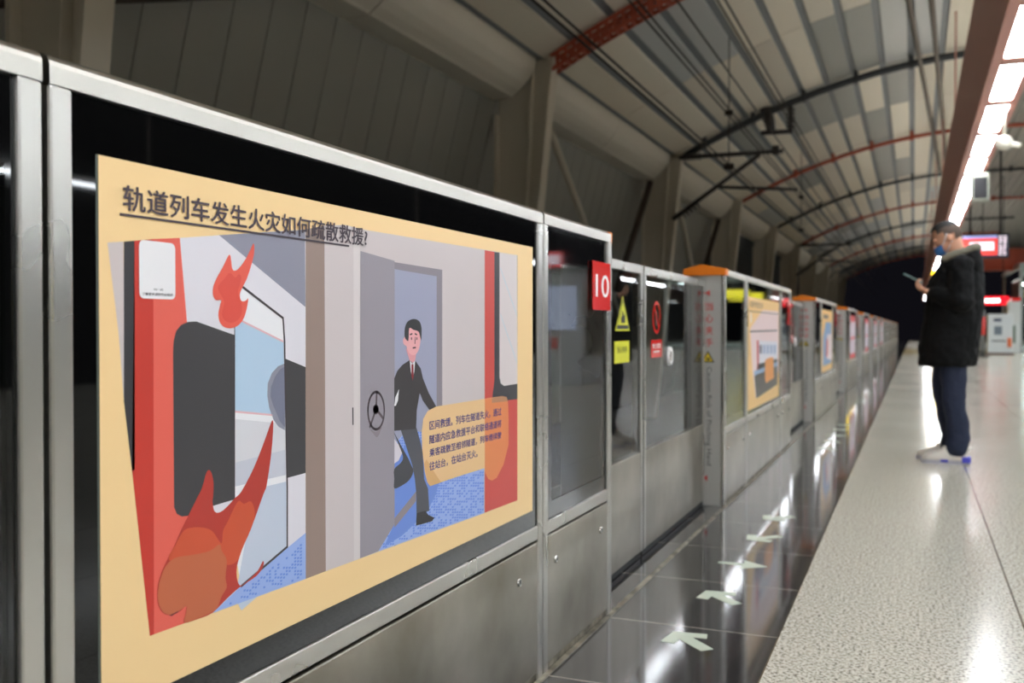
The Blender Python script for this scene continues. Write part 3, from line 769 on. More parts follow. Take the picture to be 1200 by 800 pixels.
# the man in the picture
m = MB()
pz(m, [(215, 398), (240, 430), (246, 455), (232, 485), (215, 497)], (226, 218, 226), 14, A6)
pz(m, smooth_closed([(212, 368), (240, 420), (268, 470), (282, 500), (292, 530), (275, 565), (240, 590), (214, 598), (214, 560), (214, 520), (240, 495), (250, 470), (232, 420)], 3), (70, 70, 75), 15, A6)
pz(m, [(240, 358), (305, 352), (318, 400), (330, 450), (336, 560), (352, 600), (357, 690), (305, 706), (304, 620), (298, 560), (288, 505), (270, 450)], (86, 86, 93), 16, A6)
pz(m, [(305, 700), (322, 694), (342, 690), (352, 706), (378, 718), (368, 732), (335, 742), (303, 750)], (52, 50, 52), 17, A6)
pz(m, [(262, 30), (305, 30), (300, 75), (288, 90), (277, 78)], (232, 160, 164), 16, A6)
pz(m, smooth_closed([(262, 655), (262, 705), (270, 735), (285, 750), (302, 748), (315, 725), (321, 690), (320, 655), (300, 625), (275, 628)], 3), (243, 178, 180), 17, A5)
pz(m, smooth_closed([(263, 678), (252, 682), (250, 700), (258, 712), (265, 710)], 3), (243, 178, 180), 18, A5)
pz(m, smooth_closed([(257, 675), (258, 640), (268, 615), (292, 604), (315, 612), (325, 640), (324, 690), (318, 672), (312, 655), (292, 648), (275, 642), (272, 690), (264, 690)], 3), (58, 58, 60), 19, A5)
for e in (((278, 668), (287, 664)), ((298, 664), (306, 668)), ((299, 680), (298, 704)), ((290, 722), (301, 720))):
    stroke(m, [px(A5, *q) for q in e], 0.003, (70, 50, 54), 19)
for e in ((284, 684), (306, 684)):
    pz(m, [(e[0] - 2, e[1] - 5), (e[0] + 2, e[1] - 5), (e[0] + 2, e[1] + 5), (e[0] - 2, e[1] + 5)], (60, 48, 50), 19, A5)
pz(m, [(276, 76), (290, 88), (300, 78), (322, 110), (331, 150), (355, 210), (387, 268), (385, 304), (352, 272), (330, 240), (318, 210), (306, 280), (303, 356), (214, 364), (214, 150), (226, 120), (246, 96)], (64, 60, 62), 17, A6)
pz(m, [(277, 77), (288, 90), (299, 78), (296, 120), (289, 158), (281, 120)], (240, 238, 240), 18, A6)
pz(m, [(284, 92), (292, 92), (293, 140), (289, 160), (284, 140)], (150, 44, 52), 19, A6)
pz(m, [(233, 194), (229, 240), (220, 262), (214, 262), (218, 228)], (242, 240, 242), 18, A6)
m.build('drawn_man', poster)
# caption box
m = MB()
box_ = [(350, 283), (385, 265), (520, 243), (655, 222), (672, 226), (678, 250), (680, 320), (680, 420), (660, 500), (632, 555), (612, 567), (597, 560), (585, 535), (582, 516), (480, 548), (385, 580), (360, 589), (348, 572), (338, 530), (328, 440), (326, 370), (332, 315)]
pz(m, box_, (240, 199, 147), 20, A6)
pz(m, [(583, 234), (655, 222), (672, 226), (678, 250), (680, 320), (680, 420), (660, 500), (632, 555), (612, 567), (597, 560), (585, 535), (583, 516)], (234, 140, 88), 21, A6)
pz(m, [(612, 230), (655, 222), (672, 226), (677, 243), (612, 250)], (190, 138, 102), 22, A6)
pz(m, [(335, 500), (345, 480), (385, 545), (405, 574), (360, 589), (348, 572)], (226, 178, 120), 21, A6)
cap = m.build('caption_box', poster)
m = MB()
rows = [('区间救援。列车在隧道失火，通过', (357, 325, 362), (650, 266)), ('隧道内应急救援平台和联络通道将', (357, 382, 418), (650, 318)),
        ('乘客疏散至相邻隧道，列车继续驶', (357, 438, 472), (650, 368)), ('往站台，在站台灭火。', (357, 492, 528), (553, 453))]
for s, (x0, t0, b0), (x1, t1) in rows:
    a = on_x(*px(A6, x0, t0), XP); c = on_x(*px(A6, x0, b0), XP); d = on_x(*px(A6, x1, t1), XP)
    zt, zb_ = a[1], c[1]
    add_text(m, s, lambda u, v: P3(u, v, 24), a[0], d[0], zb_, zt, pm((62, 56, 130)), 0.028)
m.build('caption_lettering', cap)
# title
m = MB()
a = on_x(*px(A2, 116, 160), XP); c = on_x(*px(A2, 116, 264), XP); d = on_x(*px(A2, 1112, 342), XP)
add_text(m, '轨道列车发生火灾如何疏散救援?', lambda u, v: P3(u, v, 24), a[0], d[0], c[1], a[1], pm((78, 66, 74)), 0.022)
stroke(m, [px(A2, 105, 281), px(A2, 1037, 411)], 0.0032, (72, 62, 70), 23)
m.build('title_lettering', poster)
# small information card
m = MB()
(ya, zt), (yb, zb_) = on_x(162.3, 280.5, XP), on_x(205, 351, XP)
rad = 0.008; pts = []
for cx, cz, t0 in ((yb - rad, zt - rad, 0), (ya + rad, zt - rad, 90), (ya + rad, zb_ + rad, 180), (yb - rad, zb_ + rad, 270)):
    for q in range(5):
        t = math.radians(t0 + q * 22.5); pts.append(P3(cx + rad * math.cos(t), cz + rad * math.sin(t), 16))
m.face(pts, pm((244, 242, 244)))
card = m.build('information_card', poster)
m = MB(); w = yb - ya; h = zt - zb_
add_text(m, '扫一扫', lambda u, v: P3(u, v, 18), ya + w * 0.39, ya + w * 0.64, zb_ + h * 0.145, zb_ + h * 0.185, pm((60, 56, 60)), 0.01)
add_text(m, '了解更多消防安全知识', lambda u, v: P3(u, v, 18), ya + w * 0.08, ya + w * 0.92, zb_ + h * 0.055, zb_ + h * 0.105, pm((60, 56, 60)), 0.01)
m.build('card_lettering', card)

# ------------------------------------------------------------------ posters further along
B4 = ((860, 330), 5.333)
def qx(x, y): return on_x(B4[0][0] + x / B4[1], B4[0][1] + y / B4[1], XP)
def q4(m, pts, rgb, k): m.face([P3(*qx(x, y), k) for x, y in pts], pm(rgb))
ya, zt = qx(88, 92); yb, zb_ = qx(281, 712)
m = MB(); m.face([(XP, ya, zb_), (XP, yb, zb_), (XP, yb, zt), (XP, ya, zt)], pm((244, 200, 130)))
p2 = m.build('train_poster'); tag(p2, 'sand coloured poster with pink sky and a train, on the second platform screen', 'poster', 'posters on the platform screens')
m = MB()
q4(m, [(180, 177), (280, 186), (279, 560), (200, 640), (135, 730), (118, 560), (102, 320), (104, 290)], (240, 214, 212), 2)
q4(m, [(100, 306), (272, 300), (272, 309), (100, 316)], (70, 62, 62), 3)
q4(m, [(145, 368), (272, 375), (272, 500), (150, 550)], (226, 224, 232), 3)
q4(m, [(143, 366), (156, 368), (156, 545), (146, 552)], (206, 52, 48), 4)
for x in range(160, 268, 22): q4(m, [(x, 395), (x + 15, 394), (x + 15, 446), (x, 452)], (90, 100, 122) if x < 170 else (160, 176, 204), 5)
q4(m, [(148, 515), (272, 480), (272, 500), (150, 552)], (70, 68, 70), 4)
q4(m, [(124, 560), (272, 500), (272, 525), (128, 588)], (150, 176, 206), 4)
q4(m, [(128, 588), (272, 525), (272, 640), (140, 730)], (84, 78, 74), 4)
q4(m, [(195, 490), (210, 478), (246, 470), (250, 600), (200, 634), (194, 600)], (240, 160, 80), 6)
q4(m, [(102, 195), (110, 194), (112, 252), (104, 256)], (240, 232, 230), 6)
m.build('illustration', p2)
m = MB()
a = qx(100, 118); c = qx(100, 158); d = qx(182, 128)
add_text(m, '轨道列车发生火灾', lambda u, v: P3(u, v, 7), a[0], d[0], c[1], a[1], pm((90, 76, 70)), 0.01)
(ya2, z2) = qx(92, 180); (yb2, _) = qx(278, 180)
m.face([P3(ya2, z2, 7), P3(yb2, z2, 7), P3(yb2, z2 - 0.006, 7), P3(ya2, z2 - 0.006, 7)], pm((90, 76, 70)))
m.build('title_lettering', p2)
def far_poster(k, base, shapes, label, name):
    y0 = H1 + PITCH_Y * k + S1 + 0.09; w = 1.5; z0, h = 0.47, 0.72
    m = MB(); m.face([(XP, y0, z0), (XP, y0 + w, z0), (XP, y0 + w, z0 + h), (XP, y0, z0 + h)], pm(base))
    p_ = m.build(name); tag(p_, label, 'poster', 'posters on the platform screens')
    m = MB()
    for i, (pts, rgb) in enumerate(shapes): m.face([(XP + 0.002 + 0.001 * i, y0 + w * u, z0 + h * v) for u, v in pts], pm(rgb))
    m.build('illustration', p_)
far_poster(2, (244, 196, 122), [([(0.1, 0.1), (0.9, 0.1), (0.9, 0.8), (0.35, 0.8), (0.1, 0.55)], (128, 160, 196)), ([(0.4, 0.2), (0.95, 0.15), (0.95, 0.6), (0.45, 0.6)], (232, 214, 214)), ([(0.35, 0.25), (0.5, 0.22), (0.55, 0.5), (0.42, 0.55)], (214, 84, 70)), ([(0.1, 0.86), (0.55, 0.86), (0.55, 0.92), (0.1, 0.92)], (96, 80, 74))], 'blue and orange picture poster on the third platform screen', 'picture_poster')
for k in (3, 4, 5, 6):
    far_poster(k, (214, 66, 74), [([(0.06, 0.12), (0.46, 0.12), (0.46, 0.86), (0.06, 0.86)], (226, 220, 232)), ([(0.54, 0.12), (0.94, 0.12), (0.94, 0.86), (0.54, 0.86)], (226, 220, 232)), ([(0.1, 0.45), (0.9, 0.45), (0.9, 0.5), (0.1, 0.5)], (214, 66, 74))], 'red and white notice poster on the ' + ORD[k] + ' platform screen', 'notice_poster')

# ------------------------------------------------------------------ floor arrows
glow = mat('pale_green_vinyl', (206, 216, 196), 0.25)
def arrow(cx, cy, ang, label, straight=False):
    ca, sa = math.cos(ang), math.sin(ang)
    if straight:
        P = [(-0.1, -0.012), (0.005, -0.018), (-0.005, -0.075), (0.1, 0.0), (-0.005, 0.075), (0.005, 0.018), (-0.1, 0.012)]
    else:
        P = [(0.085, 0.0), (0.02, 0.085), (-0.015, 0.06), (0.012, 0.024), (-0.105, 0.022), (-0.105, -0.022), (0.012, -0.024), (-0.015, -0.06), (0.02, -0.085)]
    m = MB(); m.prism([(x * ca - y * sa, x * sa + y * ca, 0) for x, y in P], (0, 0, 0.0012), glow)
    o = m.build('floor_arrow', loc=(cx, cy, 0.0)); tag(o, label, 'floor arrow', 'floor arrows by the doors')
AR = [(2.95, 135, 'nearest pale green floor arrow, pointing to the door'), (3.47, 135, 'second pale green floor arrow from the camera'),
      (3.98, 0, 'pale green straight floor arrow pointing away from the door, third from the camera'), (4.52, 225, 'fourth pale green floor arrow from the camera'),
      (5.03, 225, 'fifth pale green floor arrow from the camera')]
for y, a, lab in AR: arrow(-0.645, y, math.radians(a), lab, a == 0)
for k in (1, 2):
    for i, (y, a, lab) in enumerate(AR):
        arrow(-0.645, y + PITCH_Y * k, math.radians(a), ORD[i] + ' pale green floor arrow in front of the ' + ORD[k] + ' doorway', a == 0)

# ------------------------------------------------------------------ hanging displays, signs, camera
dark_metal = mat('dark_metal', (34, 34, 36), 0.4, 0.5)
def emit(name, rgb, s): return mat(name, rgb, 0.3, emit=s)
scr_red, scr_white, scr_blue, scr_dark = emit('screen_red', (236, 70, 62), 1.0), emit('screen_white', (244, 226, 236), 1.2), emit('screen_blue', (150, 160, 214), 0.9), emit('screen_dark', (40, 44, 62), 0.8)
def display(X, Y, Z, label):
    r = empty('display_screen', (X, Y, Z)); tag(r, label, 'display screen', 'hanging displays')
    m = MB(); m.box(-0.6, 0.6, -0.04, 0.1, -0.3, 0.3, dark_metal, 0.015); m.build('casing', r)
    m = MB()
    m.face([(-0.57, -0.042, -0.27), (0.57, -0.042, -0.27), (0.57, -0.042, 0.27), (-0.57, -0.042, 0.27)], scr_dark)
    m.face([(-0.57, -0.043, 0.2), (0.3, -0.043, 0.2), (0.3, -0.043, 0.27), (-0.57, -0.043, 0.27)], scr_blue)
    m.face([(-0.57, -0.043, -0.22), (0.3, -0.043, -0.22), (0.3, -0.043, 0.2), (-0.57, -0.043, 0.2)], scr_red)
    m.face([(-0.4, -0.044, -0.1), (0.22, -0.044, -0.1), (0.22, -0.044, 0.11), (-0.4, -0.044, 0.11)], scr_white)
    rr_ = random.Random(5)
    for row in range(8):
        for c in range(2):
            x0 = 0.34 + c * 0.11; z = 0.21 - row * 0.062; w = rr_.uniform(0.05, 0.09)
            m.face([(x0, -0.043, z), (x0 + w, -0.043, z), (x0 + w, -0.043, z + 0.034), (x0, -0.043, z + 0.034)], scr_white)
    m.build('screen', r)
    for s in (-0.38, 0.38):
        m = MB(); m.tube([(s, 0.03, 0.29), (s, 0.03, (rz(X + s) - Z + 0.02) / 0.92)], 0.03, dark_metal, 8); m.build('hanging_rod', r)
    r.scale = (0.82, 1, 0.92)
display(1.5, 24.5, 2.86, 'display screen with a red picture hanging above the hood of the standing man')
r = empty('hanging_sign', (5.56, 20.1, 2.5)); tag(r, 'small red hanging sign with white face, reflected in the glass left of the number plate', 'sign')
m = MB(); m.box(-0.24, 0.24, -0.03, 0.05, -0.18, 0.18, emit('hanging_sign_red', (226, 44, 44), 0.9), 0.01); m.build('casing', r)
m = MB(); m.face([(-0.19, -0.032, -0.1), (0.19, -0.032, -0.1), (0.19, -0.032, 0.12), (-0.19, -0.032, 0.12)], scr_white); m.build('lit_face', r)
for s in (-0.15, 0.15):
    m = MB(); m.tube([(s, 0.01, 0.17), (s, 0.01, rz(5.56 + s) - 2.5 + 0.02)], 0.015, dark_metal, 6); m.build('hanging_rod', r)
white_pl = mat('white_plastic', (232, 226, 210), 0.4)
r = empty('security_camera', (0.82, 10.7, BZ)); tag(r, 'white security camera hanging on a thin pole below the lighting beam', 'security camera')
m = MB(); m.tube([(0, 0, 0), (0.0, 0, -0.28)], 0.018, white_pl, 8); m.build('pole', r)
m = MB(); m.ellipsoid((0.0, 0, -0.35), ((0.085, 0, 0), (0, 0.085, 0), (0, 0, 0.075)), white_pl); m.build('dome', r)
m = MB(); m.capsule((0.05, -0.02, -0.37), (0.12, -0.04, -0.39), 0.03, 0.03, white_pl); m.build('lens_housing', r)
spk = mat('speaker_box', (150, 152, 138), 0.5)
r = empty('speaker_box', (0.78, 14.3, BZ)); tag(r, 'grey green loudspeaker box under the lighting beam behind the security camera', 'speaker')
m = MB(); m.box(-0.08, 0.14, -0.1, 0.1, -0.5, -0.12, spk, 0.02); m.build('cabinet', r)
m = MB(); m.tube([(0, 0, 0.0), (0, 0, -0.14)], 0.018, spk, 8); m.build('bracket', r)
m = MB(); m.box(-0.05, 0.11, -0.108, -0.1, -0.46, -0.18, dark_metal, 0.004); m.build('grille', r)

# cross beam and the lit arrow sign at the far end
hdr = mat('header_red', (170, 74, 50), 0.5)
m = MB(); m.box(0.95, 11.2, 46, 46.5, 3.48, 4.42, hdr); tag(m.build('cross_beam'), 'rust red cross beam above the dark opening behind the hanging display', 'beam')
sg_red = emit('sign_red', (240, 24, 40), 1.6); sg_white = emit('sign_white', (255, 255, 255), 3.0)
r = empty('arrow_sign', (3.05, 45, 2.15)); tag(r, 'lit red sign with a white arrow pointing left, hanging behind the man', 'sign')
m = MB(); m.box(-0.78, 0.78, -0.05, 0.05, -0.24, 0.24, sg_red, 0.02); m.build('sign_panel', r)
m = MB(); m.prism([(-0.68, -0.056, 0.0), (-0.5, -0.056, -0.19), (-0.42, -0.056, -0.1), (0.35, -0.056, -0.1), (0.35, -0.056, 0.1), (-0.42, -0.056, 0.1), (-0.5, -0.056, 0.19)], (0, 0.004, 0), sg_white); m.build('arrow', r)
for s in (-0.5, 0.5):
    m = MB(); m.tube([(s, 0, 0.23), (s, 0, (rz(3.05 + s) - 2.13) / 0.75)], 0.025, dark_metal, 6); m.build('hanging_rod', r)
r.scale = (0.77, 1, 0.75)
# service machine
mach = mat('machine_white', (206, 212, 212), 0.4)
r = empty('service_machine', (2.96, 40, 0)); tag(r, 'white service machine with a dark display at the far right', 'machine')
m = MB(); m.box(-0.5, 0.5, -0.3, 0.3, 0.06, 1.6, mach, 0.03); m.build('body', r)
m = MB(); m.box(-0.55, 0.55, -0.34, 0.34, 0, 0.07, mat('plinth_brown', (96, 70, 56), 0.6)); m.build('plinth', r)
m = MB(); m.box(-0.28, 0.04, -0.312, -0.3, 1.3, 1.42, scr_dark, 0.003); m.build('display', r)
m = MB(); m.box(-0.26, 0.06, -0.312, -0.3, 0.78, 1.12, mat('slot_grey', (110, 122, 132), 0.3), 0.003); m.build('front_window', r)
m = MB(); m.box(-0.36, 0.22, -0.308, -0.3, 0.52, 0.56, dark_metal); m.build('slot', r)
m = MB(); m.box(0.28, 0.44, -0.36, -0.3, 0.3, 0.66, mat('orange_box', (224, 112, 58), 0.5), 0.01); m.build('leaflet_box', r)
r.scale = (0.82, 1, 0.95)
r = empty('information_cabinet', (3.62, 42.5, 0)); tag(r, 'pale cabinet with a red top right of the white service machine', 'cabinet')
m = MB(); m.box(-0.45, 0.45, -0.3, 0.3, 0.0, 2.05, mach, 0.02); m.build('body', r)
m = MB(); m.box(-0.2, 0.45, -0.31, 0.3, 2.05, 2.2, red_paint, 0.01); m.build('red_top', r)
m = MB(); m.box(-0.38, 0.1, -0.31, -0.3, 0.4, 1.1, mat('cabinet_green', (92, 112, 96), 0.5)); m.build('front_panel', r)
r.scale = (0.5, 1, 1)
r = empty('barrier_post', (2.17, 36.5, 0)); tag(r, 'grey barrier post with a red sleeve left of the white machine', 'post')
m = MB(); m.tube([(0, 0, 0), (0, 0, 1.62)], 0.075, mat('post_grey', (120, 122, 120), 0.4, 0.4), 12); m.build('post', r)
m = MB(); m.tube([(0, 0, 0.75), (0, 0, 1.36)], 0.1, mat('sleeve_red', (206, 58, 50), 0.5), 12); m.build('sleeve', r)
m = MB(); m.tube([(0, 0, 0), (0, 0, 0.05)], 0.2, dark_metal, 14); m.build('base', r)
# glass enclosure at the right edge and the lift by the middle of the platform
frame_grey = mat('frame_grey', (150, 156, 152), 0.35, 0.5)
encl_glass = glass_mat('enclosure_glass', (0.66, 0.78, 0.74, 1))
def enclosure(X, Y, w, d, h, label, panel=None):
    r = empty('glass_enclosure', (X, Y, 0)); tag(r, label, 'enclosure')
    for a in (0, w):
        for c in (0, d):
            m = MB(); m.box(a - 0.06, a + 0.06, c - 0.06, c + 0.06, 0, h, frame_grey, 0.01); m.build('post', r)
    m = MB(); m.box(-0.08, w + 0.08, -0.08, d + 0.08, h, h + 0.18, frame_grey, 0.02); m.build('roof_frame', r)
    m = MB(); m.box(-0.05, w + 0.05, -0.05, d + 0.05, 0, 0.15, frame_grey, 0.01); m.build('plinth', r)
    for pts in ([(0.06, 0), (w - 0.06, 0)], [(0, 0.06), (0, d - 0.06)], [(w, 0.06), (w, d - 0.06)]):
        (a, c), (e, f__) = pts
        m = MB(); m.face([(a, c, 0.15), (e, f__, 0.15), (e, f__, h), (a, c, h)], encl_glass); m.build('glass_pane', r)
    return r
enclosure(3.98, 43.6, 4.5, 8.0, 3.45, 'greenish glass enclosure with grey posts at the right edge of the photo')
# things on the middle of the platform that show as reflections in the screens
r = empty('light_box', (4.0, 1.0, 0)); tag(r, 'backlit white notice board with yellow foot, reflected in the steel posts at left', 'notice board')
r.rotation_euler.z = math.radians(-80)
m = MB(); m.box(-0.9, 0.9, -0.08, 0.1, 0.0, 2.9, frame_grey, 0.02); m.build('casing', r)
m = MB(); m.box(-0.82, 0.82, -0.095, -0.08, 1.3, 2.7, emit('box_white', (226, 224, 240), 0.5), 0.003); m.build('lit_panel', r)
m = MB(); m.box(-0.82, 0.82, -0.095, -0.08, 0.95, 1.24, emit('box_yellow', (214, 206, 70), 0.5), 0.003); m.build('yellow_panel', r)
pale = mat('pale_wall_panel', (206, 208, 212), 0.4)
r = empty('information_kiosk', (3.3, 15.5, 0)); tag(r, 'white information kiosk with a lit panel, reflected in the glass by the number plate', 'kiosk')
m = MB(); m.box(0, 0.75, 0, 1.6, 0, 1.95, pale, 0.02); m.build('body', r)
m = MB(); m.box(0.1, 0.65, -0.02, 0.0, 0.95, 1.7, emit('kiosk_screen', (196, 208, 236), 1.0), 0.004); m.build('lit_panel', r)
m = MB(); m.box(-0.02, 0.0, 0.2, 1.4, 0.5, 1.7, steel, 0.004); m.build('side_panel', r)
m = MB(); m.box(-0.04, 0.79, -0.04, 1.64, 1.93, 2.02, frame_grey, 0.015); m.build('roof_frame', r)
m = MB(); m.box(0.45, 0.55, -0.03, 0.0, 0.62, 0.82, red_paint, 0.004); m.build('call_panel', r)
sy = emit('guide_yellow', (232, 226, 50), 1.3)
for k, Y in enumerate((36.5, 40.0)):
    r = empty('guide_sign', (4.45, Y, 2.27)); tag(r, ORD[k] + ' hanging yellow guide sign, reflected in the glass of the second screen', 'sign', 'yellow guide signs')
    m = MB(); m.box(-0.7, 0.7, -0.06, 0.06, -0.2, 0.2, dark_metal, 0.02); m.build('casing', r)
    m = MB(); m.box(-0.66, 0.66, -0.066, -0.06, -0.17, 0.17, sy); m.build('lit_face', r)
    for s in (-0.3, 0.3):
        m = MB(); m.tube([(s, 0, 0.19), (s, 0, rz(4.45 + s) - 2.27 + 0.02)], 0.025, dark_metal, 6); m.build('hanging_rod', r)

# ------------------------------------------------------------------ people
skin = mat('skin', (214, 158, 128), 0.5)
def remeshed(mb, name, material, voxel, smooth_it, parent=None, disp=0.0):
    o = mb.build(name + '_src')
    md = o.modifiers.new('r', 'REMESH'); md.mode = 'VOXEL'; md.voxel_size = voxel; md.use_smooth_shade = True
    sm = o.modifiers.new('s', 'SMOOTH'); sm.iterations = smooth_it; sm.factor = 0.5
    if disp:
        tx = bpy.data.textures.new('folds', 'CLOUDS'); tx.noise_scale = 0.09
        dm = o.modifiers.new('d', 'DISPLACE'); dm.texture = tx; dm.strength = disp; dm.mid_level = 0.5
    dg = bpy.context.evaluated_depsgraph_get(); dg.update()
    me = bpy.data.meshes.new_from_object(o.evaluated_get(dg)); me.name = name
    me.materials.clear(); me.materials.append(material)
    for p in me.polygons: p.material_index = 0; p.use_smooth = True
    bpy.data.objects.remove(o)
    n = bpy.data.objects.new(name, me); C.objects.link(n)
    if parent: n.parent = parent
    return n
S_ = skin
def V(*a): return Vector(a)
def ring_xy(cx, cy, z, rx, ry, n=24, tilt=0.0):
    return [(cx + rx * math.cos(2 * math.pi * k / n), cy + ry * math.sin(2 * math.pi * k / n), z + tilt * math.cos(2 * math.pi * k / n)) for k in range(n)]
def person(X, Y, label, group_pose):
    """faces -X; left side towards the camera"""
    holds = group_pose == 'phone'
    tl = math.radians(27 if holds else 5)
    fw, up, sd = V(-math.cos(tl), 0, -math.sin(tl)), V(-math.sin(tl), 0, math.cos(tl)), V(0, 1, 0)
    Cc = V(-0.042, 0, 1.632)
    def H(a, b_, c_): return Cc + fw * a + sd * b_ + up * c_
    hip = {-1: V(-0.0, -0.095, 0.9), 1: V(-0.03, 0.095, 0.9)}
    knee = {-1: V(0.01, -0.1, 0.47), 1: V(-0.045, 0.1, 0.48)}
    ank = {-1: V(0.035, -0.1, 0.09), 1: V(-0.0, 0.11, 0.09)}
    sh = {-1: V(0.05, -0.2, 1.42), 1: V(0.05, 0.2, 1.42)}
    el = {-1: V(0.055, -0.27, 1.165), 1: V(0.1, 0.28, 1.15)}
    if holds: wr = {-1: V(-0.135, -0.15, 1.223), 1: V(-0.05, 0.2, 1.03)}
    else: wr = {-1: V(0.02, -0.28, 0.9), 1: V(0.02, 0.28, 0.9)}
    m = MB()
    # head with face
    m.ellipsoid(H(-0.012, 0, 0.022), (fw * 0.098, sd * 0.076, up * 0.09), S_)
    m.ellipsoid(H(0.022, 0, -0.05), (fw * 0.068, sd * 0.06, up * 0.078), S_)
    m.ellipsoid(H(0.045, 0, -0.095), (fw * 0.036, sd * 0.035, up * 0.028), S_)
    m.capsule(H(0.084, 0, 0.004), H(0.104, 0, -0.033), 0.009, 0.014, S_)
    m.capsule(H(0.078, -0.035, 0.02), H(0.078, 0.035, 0.02), 0.014, 0.014, S_)
    m.capsule(H(0.083, -0.018, -0.066), H(0.083, 0.018, -0.066), 0.009, 0.009, S_)
    for s in (-1, 1):
        m.ellipsoid(H(-0.014, s * 0.077, -0.012), (fw * 0.019 + up * 0.004, sd * 0.01, up * 0.032), S_)
    m.capsule(H(-0.035, 0, -0.05), V(0.055, 0, 1.44), 0.056, 0.062, S_)
    # trunk, pelvis, limbs
    m.loft([ring_xy(0.05, 0, z, rx, ry) for z, rx, ry in ((1.46, 0.06, 0.1), (1.42, 0.09, 0.17), (1.3, 0.115, 0.175), (1.15, 0.1, 0.15), (1.02, 0.1, 0.145), (0.92, 0.115, 0.165), (0.86, 0.1, 0.15))], S_)
    for s in (-1, 1):
        m.capsule(hip[s], knee[s], 0.08, 0.056, S_); m.capsule(knee[s], ank[s], 0.054, 0.038, S_)
        m.capsule(ank[s] + V(0.02, 0, -0.03), ank[s] + V(-0.15, 0, -0.06), 0.035, 0.025, S_)
        m.capsule(V(0.05, s * 0.1, 1.42), sh[s], 0.06, 0.055, S_)
        m.capsule(sh[s], el[s], 0.047, 0.038, S_); m.capsule(el[s], wr[s], 0.038, 0.027, S_)
    # hands
    def hand(wp, d, n_, t_, curl, thumb_dir):
        """d: along the palm, n_: palm normal (towards what is held), t_: from little finger to index"""
        palm = wp + d * 0.055
        m.capsule(wp, wp + d * 0.02, 0.027, 0.026, S_)
        for q in (-0.026, -0.009, 0.009, 0.026): m.capsule(wp + d * 0.015 + t_ * q * 0.7, wp + d * 0.085 + t_ * q, 0.014, 0.0115, S_)
        for q, ln in ((-0.031, 0.058), (-0.0105, 0.072), (0.0105, 0.078), (0.031, 0.068)):
            p = wp + d * 0.087 + t_ * q; ang = 0.25; seg = (0.45, 0.32, 0.23); r_ = 0.0093
            for sgm in seg:
                ang += curl
                p2 = p + (d * math.cos(ang) + n_ * math.sin(ang)) * ln * sgm
                m.capsule(p, p2, r_, r_ * 0.93, S_, 10); p = p2; r_ *= 0.93
        p = wp + d * 0.025 + t_ * 0.026
        for ln, rr_, dd in ((0.035, 0.0125, t_ * 0.75 + d * 0.55 + n_ * 0.15), (0.03, 0.0105, d * 0.75 + n_ * 0.5 + t_ * 0.25), (0.024, 0.0095, thumb_dir)):
            p2 = p + dd.normalized() * ln; m.capsule(p, p2, rr_, rr_ * 0.92, S_, 10); p = p2
    if holds:
        d = V(-0.80, 0.34, 0.36).normalized(); nn = V(0.42, 0.05, 0.9); nn = (nn - d * nn.dot(d)).normalized(); t_ = nn.cross(d).normalized()
        if t_.y > 0: t_ = -t_
        hand(wr[-1] + V(-0.015, 0.0, 0.005), d, nn, t_, 0.62, d * 0.6 + nn * 0.5 + V(0, 0.6, 0))
        d2 = V(-0.25, -0.1, -0.96).normalized(); t2 = V(-0.96, 0, 0.25).normalized(); hand(wr[1], d2, t2.cross(d2).normalized() * -1, t2, 0.25, V(-0.3, -0.2, -0.9))
    else:
        for s in (-1, 1): hand(wr[s], V(0, 0, -1), V(0, -s, 0), V(-1, 0, 0), 0.3, V(-0.2, 0, -0.9))
    body = remeshed(m, 'person', skin, 0.0055, 3)
    body.location = (X, Y, 0)
    tag(body, label, 'person')
    # hair: short, faded at the sides
    h_top, h_fade = mat('hair_black', (34, 30, 28), 0.6), mat('hair_fade', (92, 76, 66), 0.7)
    m = MB(); kt, kf = m.mi(h_top), m.mi(h_fade)
    n, kk = 40, 24; vs = []
    for j in range(kk + 1):
        t = math.radians(-50 + 140 * j / kk); row = []
        for i in range(n):
            a = 2 * math.pi * i / n
            f_c, s_c = math.cos(a) * math.cos(t), math.sin(a) * math.cos(t)
            thick = 1.0 + (0.045 + 0.075 * min(max((t - 0.3) / 0.5, 0), 1))
            row.append(m.bm.verts.new(H(-0.012 + f_c * 0.098 * thick + (0.006 if t > 0.6 and f_c > 0 else 0), s_c * 0.077 * thick, 0.022 + math.sin(t) * 0.09 * thick)))
        vs.append(row)
    for j in range(kk):
        for i in range(n):
            a = 2 * math.pi * (i + 0.5) / n; t = math.radians(-50 + 140 * (j + 0.5) / kk)
            f_c = math.cos(a); low = -48 if f_c < -0.45 else (-12 if f_c < 0.2 else (16 if f_c < 0.62 else 36))
            if math.degrees(t) < low: continue
            f = m.bm.faces.new((vs[j][i], vs[j][(i + 1) % n], vs[j + 1][(i + 1) % n], vs[j + 1][i]))
            f.smooth = True; f.material_index = kt if math.degrees(t) > 34 - 14 * f_c * -1 * (-1 if f_c > 0 else 1) else kf
    m.build('hair', body)
    eye_m = mat('eye_dark', (30, 24, 22), 0.3)
    for s in (-1, 1):
        m = MB(); m.ellipsoid(H(0.083, s * 0.031, 0.003), (fw * 0.006, sd * 0.013, up * 0.0055), eye_m, 12, 8); m.build('eye', body)
        m = MB(); m.capsule(H(0.089, s * 0.016, 0.026), H(0.08, s * 0.045, 0.03), 0.0055, 0.004, eye_m, 8); m.build('eyebrow', body)
